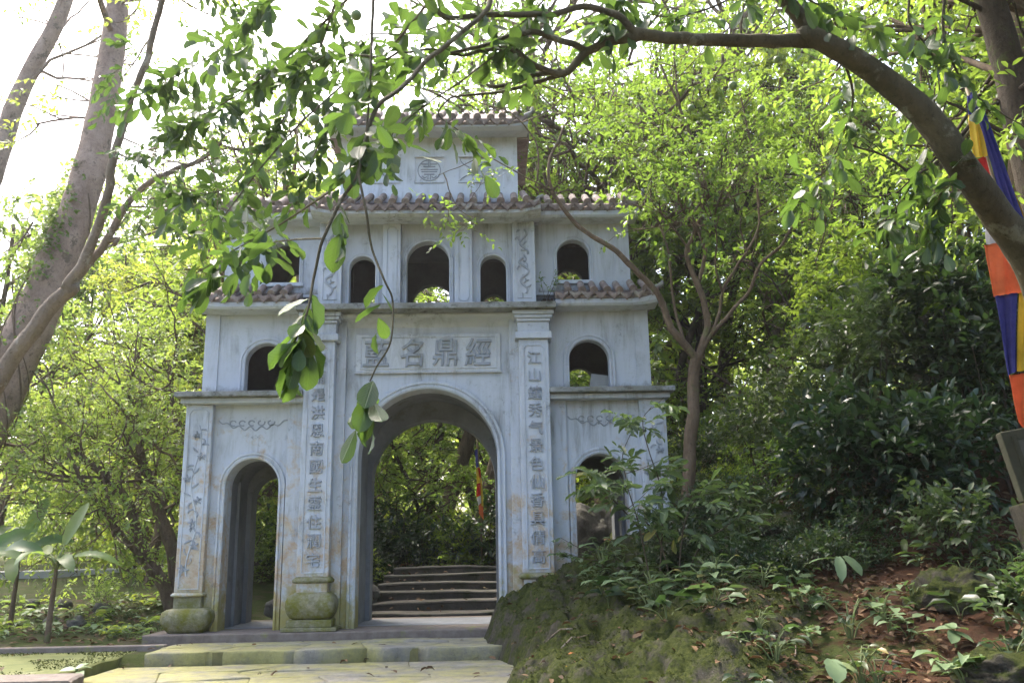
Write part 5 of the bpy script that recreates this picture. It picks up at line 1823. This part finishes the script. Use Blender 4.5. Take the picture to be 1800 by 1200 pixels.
for k in range(70):                                            # hillside right of the gate
    x, y = rng.uniform(4.2, 10.5), rng.uniform(-1.6, 6.5)
    if y < -0.2 and x > 6.5:
        continue
    put_bush(rng.choice(['mid', 'dark', 'pale', 'mid']), x, y, rng.uniform(0.6, 1.3), 'low leafy shrub in the undergrowth up the hillside', 'undergrowth on the hillside')
for k in range(34):                                            # tangle between the sapling and the red soil
    x, y = rng.uniform(3.0, 5.6), rng.uniform(-3.6, -0.9)
    put_bush(rng.choice(['pale', 'dark', 'pale']), x, y, rng.uniform(0.35, 0.7), 'small tangled shrub on the bank between the saplings and the thicket', 'tangle on the bank')
for k in range(46):                                            # behind the gate
    x, y = rng.uniform(-4.5, 6), rng.uniform(5.5, 15)
    if not clear_gate(x, y):
        continue
    put_bush(rng.choice(['mid', 'dark', 'sun', 'mid']), x, y, rng.uniform(0.8, 1.7), 'leafy shrub in the undergrowth behind the gate', 'undergrowth behind the gate')
for k in range(16):                                            # dark tangle at the head of the stairs
    x, y = rng.uniform(-2.4, 3.2), rng.uniform(6.9, 9.6)
    put_bush('dark', x, y, rng.uniform(1.0, 1.8), 'dark leafy shrub at the head of the stairs beyond the main arch', 'shrubs at the head of the stairs')
for k in range(46):                                            # left bank and beyond the path
    x, y = rng.uniform(-13, -4.6), rng.uniform(2.0, 16)
    if (x < -6.4 and y - 11 < (x + 16) * 0.64 + 2.4) or (y < 4.5 and rng.random() < 0.5):
        continue
    put_bush(rng.choice(['sun', 'sun', 'mid']), x, y, rng.uniform(0.5, 1.2), 'leafy shrub in the sunny undergrowth by the path', 'undergrowth by the path')


def proto_herb(seed, n, l, w, mat, h=0.16):
    rg = np.random.default_rng(seed)
    a = rg.uniform(0, 6.28, n)
    el = rg.uniform(-0.25, 0.55, n)
    P = np.c_[rg.normal(0, 0.05, n), rg.normal(0, 0.05, n), rg.uniform(0.25, 1, n) * h]
    P[:, :2] += np.c_[np.cos(a), np.sin(a)] * 0.05
    D = np.c_[np.cos(a), np.sin(a), el * 0.5]
    N = np.c_[-np.cos(a) * 0.4, -np.sin(a) * 0.4, np.ones(n)] + rg.normal(0, 0.2, (n, 3))
    L = l * rg.uniform(0.6, 1.2, n)
    me = leaves_mesh('leaves', P, D, N, L, L * w / l, 1, mat, np.clip(rg.normal(0.5, 0.25, n), 0, 1))
    mb = MB()
    for p in P[: n // 2 + 1]:
        mb.tube(spline(np.array([(0, 0, -0.04), p * [0.4, 0.4, 0.6], p]), 3), 0.0035, 4, False)
    o = mb.build('stem', M['greenstem'], None, True)
    ms = o.data
    bpy.data.objects.remove(o)
    return ms, me


PH = [proto_herb(700 + k, 11, 0.11, 0.062, M['leaf_pale'], 0.13) for k in range(3)] + [proto_herb(710 + k, 18, 0.075, 0.036, M['leaf_dull'], 0.17) for k in range(3)] + [proto_herb(720 + k, 7, 0.15, 0.08, M['leaf_dark'], 0.15) for k in range(2)]
PHG = [proto_herb(730 + k, 10, 0.13, 0.06, M['leaf_sun'], 0.14) for k in range(2)] + [proto_herb(740, 8, 0.16, 0.09, M['leaf_pale'], 0.12)]


def put_herb(protos, x, y, s, label, group):
    ms, me = protos[int(rng.integers(0, len(protos)))]
    e = empty('herb', (x, y, HG(x, y)), label, 'plant', group, rng.uniform(0, 6.28))
    e.scale = (s,) * 3
    link('stem', ms, e)
    link('leaves', me, e)


k = 0
while k < 150:
    x, y = rng.uniform(2.2, 7.2), rng.uniform(-6.6, -0.9)
    dens = 0.9 if (x < 4.6 and y > -3.8) else 0.35
    if rng.random() > dens or (x < 2.6 and y < -3.5):
        continue
    put_herb(PH, x, y, rng.uniform(1.0, 2.1), 'small wild herb sprouting on the red soil slope', 'herbs on the slope')
    k += 1
for k in range(95):
    x, y = rng.uniform(-8.5, -4.0), rng.uniform(-0.65, 4.0)
    put_herb(PHG, x, y, rng.uniform(0.7, 1.6), 'small leafy weed on the bank behind the kerb', 'weeds behind the kerb')

# saplings before the hillside arch, stems and leaf fans placed in front of the gate
def sapling(name, label, stems, seed, leaf=(0.30, 0.19, 0.072), mat='leaf_pale', nsite=7, t0=0.35):
    base = stems[0][0]
    e = empty(name, base, label, 'sapling')
    T = Tree(seed)
    for pts in stems:
        Q = T.limb(np.array(pts), 0.012, 0.004, 5, 7, 0)
        T.along(Q, t0, 1.0, nsite, 0.35, (0, 0, 0.0))
        for k in range(3):
            t = T.rg.uniform(t0, 0.95)
            i = int(t * (len(Q) - 1))
            d = unit(np.array([T.rg.normal(0, 1), T.rg.normal(-0.3, 0.6), 0.25]))
            B = spline(np.array([Q[i], Q[i] + d * 0.22, Q[i] + d * 0.45 + [0, 0, 0.03]]), 4)
            T.mb.tube(B, np.linspace(0.005, 0.0025, len(B)), 4, False)
            T.along(B, 0.4, 1.0, 3, 0.25, (0, 0, 0.02))
    d = np.array(T.d)
    d[:, 2] *= 0.45
    shift(T.trunk('stem', M['twig'], e), e)
    shift(make_leaves('foliage', T.c, d, seed, 6, leaf[0], leaf[1], leaf[2], 2, M[mat], e, droop=0.22, flat=0.85, spread=1.0), e)


Ys = -2.6
b = ground_at(1150, 1000, Ys)
sapling('sapling', 'tall leafy sapling growing against the hillside arch and its pilaster', [
    [b, at(1125, 930, Ys), at(1105, 860, Ys), at(1095, 800, Ys), at(1110, 760, Ys)],
    [b, at(1165, 920, Ys), at(1160, 850, Ys), at(1140, 790, Ys), at(1130, 740, Ys), at(1145, 715, Ys)],
    [at(1125, 930, Ys), at(1090, 890, Ys - .1), at(1055, 860, Ys - .15), at(1025, 850, Ys - .2)]], 81)
b = ground_at(1185, 1010, -2.8)
sapling('sapling', 'bushy sapling spreading over the mossy ledge to the outer side of the arch', [
    [b, at(1200, 940, -2.8), at(1215, 890, -2.8), at(1235, 860, -2.8)],
    [b, at(1160, 950, -2.8), at(1120, 905, -2.9), at(1085, 880, -2.9)],
    [b, at(1230, 960, -2.8), at(1270, 930, -2.8), at(1300, 905, -2.8)]], 82)
b = ground_at(1075, 1045, -1.6)
sapling('sapling', 'low spindly sapling at the foot of the hillside arch', [
    [b, at(1070, 1010, -1.6), at(1050, 985, -1.6), at(1035, 965, -1.6)], [b, at(1090, 1015, -1.6), at(1105, 990, -1.6)]], 83, (0.16, 0.10, 0.045), nsite=4)


def blade(L, W, arch, rgx, seg=12, fold=0.25, rag=0.08):
    """Long leaf blade along +x, arching down; midrib at y=0."""
    V, F = [], []
    for i in range(seg + 1):
        t = i / seg
        w = W * 0.5 * (math.sin(math.pi * min(1, t * 0.92 + 0.06)) ** 0.55) * (1 - 0.9 * max(0, t - 0.85) / 0.15 if t > 0.85 else 1)
        x = L * math.sin(arch * t) / max(arch, 1e-3) if arch > 0.05 else L * t
        z = -L * (1 - math.cos(arch * t)) / max(arch, 1e-3) if arch > 0.05 else 0
        r1, r2 = 1 + rgx.normal(0, rag), 1 + rgx.normal(0, rag)
        V += [(x, w * r1, z + fold * w), (x, w * 0.5 * r1, z + fold * 0.35 * w), (x, 0, z), (x, -w * 0.5 * r2, z + fold * 0.35 * w), (x, -w * r2, z + fold * w)]
    for i in range(seg):
        for j in range(4):
            F.append((i * 5 + j, (i + 1) * 5 + j, (i + 1) * 5 + j + 1, i * 5 + j + 1))
    return np.array(V), np.array(F)


def leaf_obj(name, V, F, mat, parent, loc, rot, tone):
    me = fast_mesh(name, V, F, mat, np.full(len(V), tone))
    return link(name, me, parent, loc, rot)


def banana(label, base, h, leaves, seed):
    rg = np.random.default_rng(seed)
    e = empty('banana_plant', base, label, 'banana plant', 'banana plants by the bank')
    e.scale = (0.8, 0.8, 0.88)
    mb = MB()
    mb.tube(spline(np.array([(0, 0, -0.1), (0.01, 0, h * 0.4), (0.03, 0, h * 0.75), (0.03, 0, h)]), 5), np.linspace(0.055, 0.028, 16), 10)
    mb.build('stem', M['bark_mid'], e, True)
    for (az, el, L, W, arch) in leaves:
        V, F = blade(L, W * 1.05, arch, rg)
        d = np.array([math.cos(az) * math.cos(el), math.sin(az) * math.cos(el), math.sin(el)])
        pst = 0.30
        tip = np.array([0.03, 0, h]) + d * pst
        mb = MB()
        mb.tube(np.array([(0.03, 0, h - 0.12), np.array([0.03, 0, h]) + d * 0.1, tip]), (0.025, 0.016, 0.010), 6)
        lf = leaf_obj('leaf', V, F, M['leaf_banana'], e, tip, (0.75 * math.cos(az) + rg.normal(0, 0.2), -el, az), rg.uniform(0.2, 0.95))
        mb.build('leaf_stalk', M['greenstem'], lf, True).matrix_parent_inverse = lf.matrix_basis.inverted()


b = ground_at(84, 1115, -0.3)
banana('taller banana plant with a slim brown stem standing behind the kerb', b, 1.25, ((1.05, 1.15, 0.85, 0.24, 0.3), (2.5, 0.45, 0.75, 0.24, 0.9), (0.1, 0.25, 0.85, 0.24, 1.0), (3.4, 0.5, 0.8, 0.24, 1.2), (5.3, 0.2, 0.7, 0.22, 1.2), (4.2, 0.4, 0.6, 0.22, 1.4)), 1)
b = ground_at(22, 1060, 1.2)
banana('banana plant with upright and torn drooping leaves at the picture edge', b, 1.35, ((0.9, 1.2, 0.9, 0.26, 0.25), (2.2, 0.8, 0.9, 0.26, 0.9), (3.3, 0.4, 0.9, 0.26, 1.2), (5.0, -0.1, 0.95, 0.27, 0.9), (0.0, 0.5, 0.8, 0.25, 1.1), (4.1, 0.2, 0.8, 0.25, 1.4)), 2)
b = ground_at(-60, 1040, 0.5)
banana('banana plant mostly cut off by the picture edge', b, 1.2, ((0.3, 0.7, 0.9, 0.26, 0.9), (-0.4, 0.4, 0.9, 0.26, 1.1), (1.2, 0.9, 0.9, 0.25, 0.8), (5.2, 0.3, 0.8, 0.25, 1.2)), 3)


def broad(label, base, leaves, seed, mat='leaf_pale'):
    """Taro-like plant: (dx,dy,dz tip of stalk, size, azimuth, tilt)."""
    rg = np.random.default_rng(seed)
    e = empty('broadleaf_plant', base, label, 'plant', 'broad-leaved plants on the slope')
    for (dx, dy, dz, s, az, el, asp) in leaves:
        mb = MB()
        mb.tube(spline(np.array([(0, 0, -0.05), (dx * 0.4, dy * 0.4, dz * 0.6), (dx, dy, dz)]), 4), np.linspace(0.011, 0.005, 9), 5)
        s *= 1.1
        V, F = blade(s, s * asp, 0.5, rg, 10, 0.18, 0.05)
        V[:, 0] -= 0.12 * s
        lf = leaf_obj('leaf', V, F, M[mat], e, (dx, dy, dz), (rg.normal(0, 0.2), -el, az), rg.uniform(0.4, 1))
        mb.build('leaf_stalk', M['greenstem'], lf, True).matrix_parent_inverse = lf.matrix_basis.inverted()


PIB = -1.2
for k, (a, b_, Y, lv, lab) in enumerate((
        (1172, 1040, -3.6, ((0.0, -.05, .14, .26, 3.3, .1, .6), (.10, -.06, .10, .22, 3.7, .0, .62)), 'pair of broad pale leaves low on the mossy outcrop'),
        (1255, 1010, -3.0, ((.0, 0, .42, .26, .3, .25, .6), (-.05, 0, .28, .38, .7, .45, .42)), 'plant with long pale upturned leaves above the outcrop'),
        (1300, 1010, -3.2, ((-.05, 0, .25, .26, .6, .35, .45), (.15, 0, .28, .24, .4, .25, .45)), 'slim-leaved pale plant next to the upturned one'),
        (1432, 1060, -4.2, ((.0, 0, .10, .16, 4.4, -.5, .95),), 'single round leaf held low over the red soil'),
        (1480, 1035, -3.6, ((-.08, 0, .26, .30, 3.3, .1, .42), (.08, 0, .26, .26, 5.4, -.6, .62), (-.02, -.05, .25, .28, 4.5, -.8, .40)), 'drooping plant with torn strap leaves above the red soil'),
        (1465, 1180, -6.1, ((0, 0, .26, .22, 4.6, -.5, .7), (.06, .04, .24, .18, 5.6, -.2, .8)), 'crinkled pale taro leaf on a stalk near the bottom edge'),
        (1300, 1130, -5.0, ((0, 0, .10, .16, .4, .2, .6), (-.05, 0, .09, .14, 3.4, .2, .6)), 'small broad plant on the ridge of the outcrop'),
        (1675, 1090, -5.6, ((0, 0, .16, .18, .4, .15, .55), (0, 0, .16, .18, 2.6, .15, .55), (0, 0, .13, .2, 4.2, -.2, .5), (0, 0, .13, .18, 5.4, -.2, .5), (0, 0, .17, .15, 1.5, .4, .5)), 'five-leaved seedling in front of the sunk boulder'),
        (1395, 930, -1.8, ((0, 0, .3, .28, .9, .6, .45), (0, 0, .22, .26, 2.4, .3, .45)), 'upright leafy plant under the dark shrubs'),
        (1590, 960, -3.4, ((0, 0, .16, .22, 1.2, .9, .35), (0, 0, .12, .24, .2, .1, .5), (0, 0, .12, .22, 3.4, .1, .5)), 'sprout with one bright upright leaf on the slope'))):
    p = at(a, b_, Y)
    p[2] = HG(p[0], p[1])
    broad(lab, p, lv, 900 + k, 'leaf_pale' if k != 9 else 'leaf_ivy')
p = at(135, 1182, -3.0)
p[2] = -0.2
broad('pale seedling growing between the mossy court and the flagstones', p, ((0, 0, .07, .17, .5, .2, .5), (-.02, 0, .06, .17, 3.5, .2, .5), (.03, -.03, .08, .15, 1.2, .5, .5), (.05, -.05, .04, .16, 5.2, .0, .5)), 931)
# young broadleaf sprouts seen through the main arch
p = ground_at(735, 990, 7.6)
p[2] = float(H(p[0], p[1]))
broad('light green broadleaf plant beyond the top of the stairs', p, ((-.3, 0, .55, .5, 3.5, -.2, .55), (.15, 0, 1.35, .6, .6, .6, .4), (.0, 0, .7, .5, .1, .2, .45), (.35, 0, .5, .5, .0, .0, .5), (.7, 0, 1.1, .6, .3, .4, .35)), 930, 'leaf_ivy')

# potted-looking weed on the roof ledge of the second tier
e = empty('ledge_weed', (1.83, -0.40, 4.775), 'small leafy weed growing out of debris on the balcony ledge', 'plant')
T = Tree(95)
for k in range(5):
    d = np.array([rng.normal(0, .10), rng.normal(0, .04), rng.uniform(.3, .55)])
    Q = T.limb(np.array([(1.83 + rng.normal(0, .04), -0.40, 4.77), np.array([1.83, -0.40, 4.77]) + d * 0.6 + [rng.normal(0, .03), 0, 0], np.array([1.83, -0.40, 4.77]) + d]), 0.004, 0.002, 4, 4, 0)
    T.along(Q, 0.35, 1, 6, 0.6, (0, -0.2, 0.1))
shift(T.trunk('stem', M['twig'], e), e)
shift(make_leaves('foliage', T.c, T.d, 96, 2, 0.06, 0.065, 0.028, 1, M['leaf_pale'], e, droop=0.3), e)
mb = MB()
for k in range(26):
    x, w = 1.72 + rng.uniform(0, .24), rng.uniform(.015, .04)
    mb.box(x, x + w, -0.42 + rng.uniform(-.04, .06), -0.36 + rng.uniform(0, .05), 4.769 + rng.uniform(0, .0005), 4.78 + rng.uniform(0, .06))
tag(mb.build('roof_debris', M['litter'], e), kind='stuff').matrix_parent_inverse = Matrix.Translation(-Vector(e.location))

# ------------------------------------------------------------------ flags
def flag_patch(name, mat, parent, quad, folds, seed, nu=10, nv=14, amp=0.02, th=0.003):
    """Cloth patch between four corners (TL,TR,BR,BL), with soft folds, slight thickness."""
    rg = np.random.default_rng(seed)
    TL, TR, BR, BL = [np.asarray(q, float) for q in quad]
    nrm = unit(np.cross(TR - TL, BL - TL))
    V = []
    ph = rg.uniform(0, 6.28)
    for j in range(nv + 1):
        v = j / nv
        for i in range(nu + 1):
            u = i / nu
            p = (TL * (1 - u) + TR * u) * (1 - v) + (BL * (1 - u) + BR * u) * v
            p = p + nrm * amp * (math.sin(u * folds * 6.28 + ph + v * 1.3) + 0.4 * math.sin(u * folds * 13 + v * 5 + ph))
            V.append(p)
    V = np.array(V)
    n = len(V)
    V2 = V + nrm * 0.003
    I = np.arange(n).reshape(nv + 1, nu + 1)
    F = np.stack([I[:-1, :-1], I[:-1, 1:], I[1:, 1:], I[1:, :-1]], -1).reshape(-1, 4)
    ring = np.concatenate([I[0, :], I[1:, -1], I[-1, -2::-1], I[-2:0:-1, 0]])
    S = np.stack([ring, np.roll(ring, -1), np.roll(ring, -1) + n, ring + n], -1)
    me = fast_mesh(name, np.vstack([V, V2]), np.vstack([F, F[:, ::-1] + n, S]), mat)
    return shift(link(name, me, parent), parent)


Yf = -7.0
e = empty('hanging_flag', at(1840, 1000, Yf), 'large striped Buddhist flag of blue, yellow, red, white and orange hanging by the near limb', 'flag', 'striped flags')
mb = MB()
mb.tube(px((1698, 150, Yf + 0.06), (1770, 400, Yf + 0.06), (1850, 700, Yf + 0.06), (1930, 1050, Yf + 0.06)), 0.014, 8)
shift(mb.build('pole', M['pole'], e, True), e)
for k, (mat, q) in enumerate((
        ('f_blue', ((1698, 170), (1712, 163), (1716, 200), (1702, 202))),
        ('f_yellow', ((1702, 202), (1716, 200), (1735, 275), (1713, 280))),
        ('f_red', ((1713, 280), (1735, 275), (1765, 395), (1728, 390))),
        ('f_white', ((1728, 390), (1765, 395), (1775, 424), (1733, 430))),
        ('f_orange', ((1733, 430), (1790, 420), (1812, 512), (1748, 521))),
        ('f_blue', ((1748, 521), (1790, 514), (1788, 652), (1771, 660))),
        ('f_yellow', ((1790, 514), (1830, 510), (1835, 650), (1788, 652))),
        ('f_orange', ((1771, 660), (1835, 650), (1835, 775), (1790, 742))))):
    flag_patch('stripe', M[mat], e, [at(x, y, Yf) for x, y in q], 1.6, 40 + k, 16, 16, 0.016)
for k, (mat, q) in enumerate((('f_blue', ((1706, 162), (1722, 175), (1830, 470), (1780, 420))), ('f_yellow', ((1779, 338), (1784, 342), (1850, 520), (1830, 470))))):
    flag_patch('fold', M[mat], e, [at(x, y, Yf + 0.05 + 0.05 * k) for x, y in q], 2.6, 60 + k, 18, 30, 0.018)

Yg = 6.7
e = empty('far_flag', ground_at(842, 990, Yg), 'small striped Buddhist flag hanging on a pole beyond the main arch', 'flag', 'striped flags')
mb = MB()
mb.tube(px((848, 1010, Yg), (845, 900, Yg), (840, 790, Yg), (837, 745, Yg)), 0.022, 8)
shift(mb.build('pole', M['pole'], e, True), e)
for k, (mat, q) in enumerate((
        ('f_blue', ((834, 790), (839, 788), (841, 820), (837, 822))),
        ('f_yellow', ((837, 822), (842, 820), (844, 850), (838, 850))),
        ('f_red', ((838, 850), (845, 848), (846, 870), (837, 873))),
        ('f_white', ((838, 874), (845, 870), (847, 888), (841, 888))),
        ('f_orange', ((841, 888), (849, 880), (850, 913), (842, 902))),
        ('f_red', ((840, 822), (844, 822), (846, 840), (843, 840))),
        ('f_yellow', ((844, 838), (847, 840), (850, 890), (846, 888))))):
    flag_patch('stripe', M[mat], e, [at(x, y, Yg - 0.08 - 0.012 * k) for x, y in q], 1.0, 80 + k, 5, 6, 0.006)

# stone stele at the right edge
Yt = -5.6
p = at(1832, 872, Yt)
e = empty('stone_stele', p, 'leaning mossy stone stele with a framed inscription panel at the picture edge', 'stele')
e.rotation_euler = (R(-4), R(-9), R(-8))
MB().box(-0.19, 0.40, -0.06, 0.06, -0.02, 0.62).build('slab', M['stele'], e, bevel=0.01)
MB().box(-0.07, 0.28, -0.068, -0.058, 0.14, 0.52).build('panel', M['stele_in'], e)
zb = float(H(p[0], p[1])) - p[2] - 0.25
MB().box(-0.15, 0.62, 0.02, 0.40, min(zb, -0.3), -0.022).build('base', M['mossrock'], e, bevel=0.015)
mb = MB()
for a in ((-0.11, -0.07, 0.10, 0.56), (0.28, 0.32, 0.10, 0.56)):
    mb.box(a[0], a[1], -0.075, -0.061, a[2], a[3])
mb.box(-0.069, 0.279, -0.0745, -0.0615, 0.525, 0.56)
mb.box(-0.069, 0.279, -0.0745, -0.0615, 0.10, 0.135)
mb.build('panel_frame', M['stele'], e)

# ------------------------------------------------------------------ leaf litter
rg = np.random.default_rng(55)
n = 9000
lx = rg.uniform(1.2, 9.0, n)
ly = rg.uniform(-7.5, 2.0, n)
keep = (rg.random(n) < np.where(lx > 3.0, 1.0, 0.16))
lx, ly = lx[keep], ly[keep]
x2, y2 = rg.uniform(-8.5, -3.9, 900), rg.uniform(-0.7, 4.5, 900)
x3, y3 = rg.uniform(-6.0, 1.2, 60), rg.uniform(-4.5, -0.6, 60)
x4, y4 = rg.uniform(-1.2, 2.2, 120), rg.uniform(2.4, 7.0, 120)
lx, ly = np.concatenate([lx, x2]), np.concatenate([ly, y2])
lz = np.array([HG(a, b) for a, b in zip(lx, ly)]) + 0.015
lx, ly = np.concatenate([lx, x3, x4]), np.concatenate([ly, y3, y4])
lz = np.concatenate([lz, np.where(x3 < -3.75, -0.15, np.where(y3 > -1.6, -0.09, -0.25)), 0.09 + 0.14 * np.floor(np.clip((y4 - 2.35) / 0.68, 0, 5))])
n = len(lx)
a = rg.uniform(0, 6.28, n)
D = np.c_[np.cos(a), np.sin(a), rg.normal(0.05, 0.22, n)]
N = np.c_[rg.normal(0, 0.4, n), rg.normal(0, 0.4, n), np.ones(n)]
L = rg.uniform(0.045, 0.15, n)
me = leaves_mesh('leaf_litter', np.c_[lx, ly, lz], D, N, L, L * rg.uniform(0.38, 0.55, n), 1, M['litter'], np.clip(rg.beta(1.2, 1.8, n), 0, 1))
tag(link('leaf_litter', me), 'brown fallen leaves scattered over the red soil slope', 'leaves', kind='stuff')
# fallen sticks
for k, (a_, b_, Y, l, az) in enumerate(((1640, 1020, -4.8, .22, .5), (1010, 1120, -4.0, .5, .9), (980, 1100, -3.6, .4, 2.4), (1395, 1110, -5.2, .3, 1.2), (1560, 1150, -5.8, .25, 2.6))):
    p = at(a_, b_, Y)
    d = np.array([math.cos(az), math.sin(az), 0]) * l
    P = np.array([p + d * t for t in (-0.5, -0.1, 0.2, 0.5)])
    P[:, 2] = [HG(q[0], q[1]) + 0.02 for q in P]
    mb = MB()
    mb.tube(P, (0.008, 0.009, 0.007, 0.004), 6)
    tag(mb.build('fallen_stick', M['bark_grey'], None, True), 'pale dry stick lying on the slope', 'stick', 'dry sticks on the slope')

# ------------------------------------------------------------------ humid air
HAZE = 0.0006
if HAZE:
    o = MB().box(-100, 100, -32, 100, -3.0, 42).build('haze', M['plaster'])
    tag(o, 'thin bright humid haze under the trees', 'haze', kind='stuff')
    hm, nt = nmat('humid_haze')
    v = nt.nodes.new('ShaderNodeVolumePrincipled')
    v.inputs['Color'].default_value = (0.95, 0.97, 1.0, 1)
    v.inputs['Density'].default_value = HAZE
    v.inputs['Anisotropy'].default_value = 0.6
    ho = nt.nodes.new('ShaderNodeOutputMaterial')
    nt.links.new(v.outputs[0], ho.inputs['Volume'])
    o.data.materials.clear()
    o.data.materials.append(hm)
    cy.volume_bounces = 0
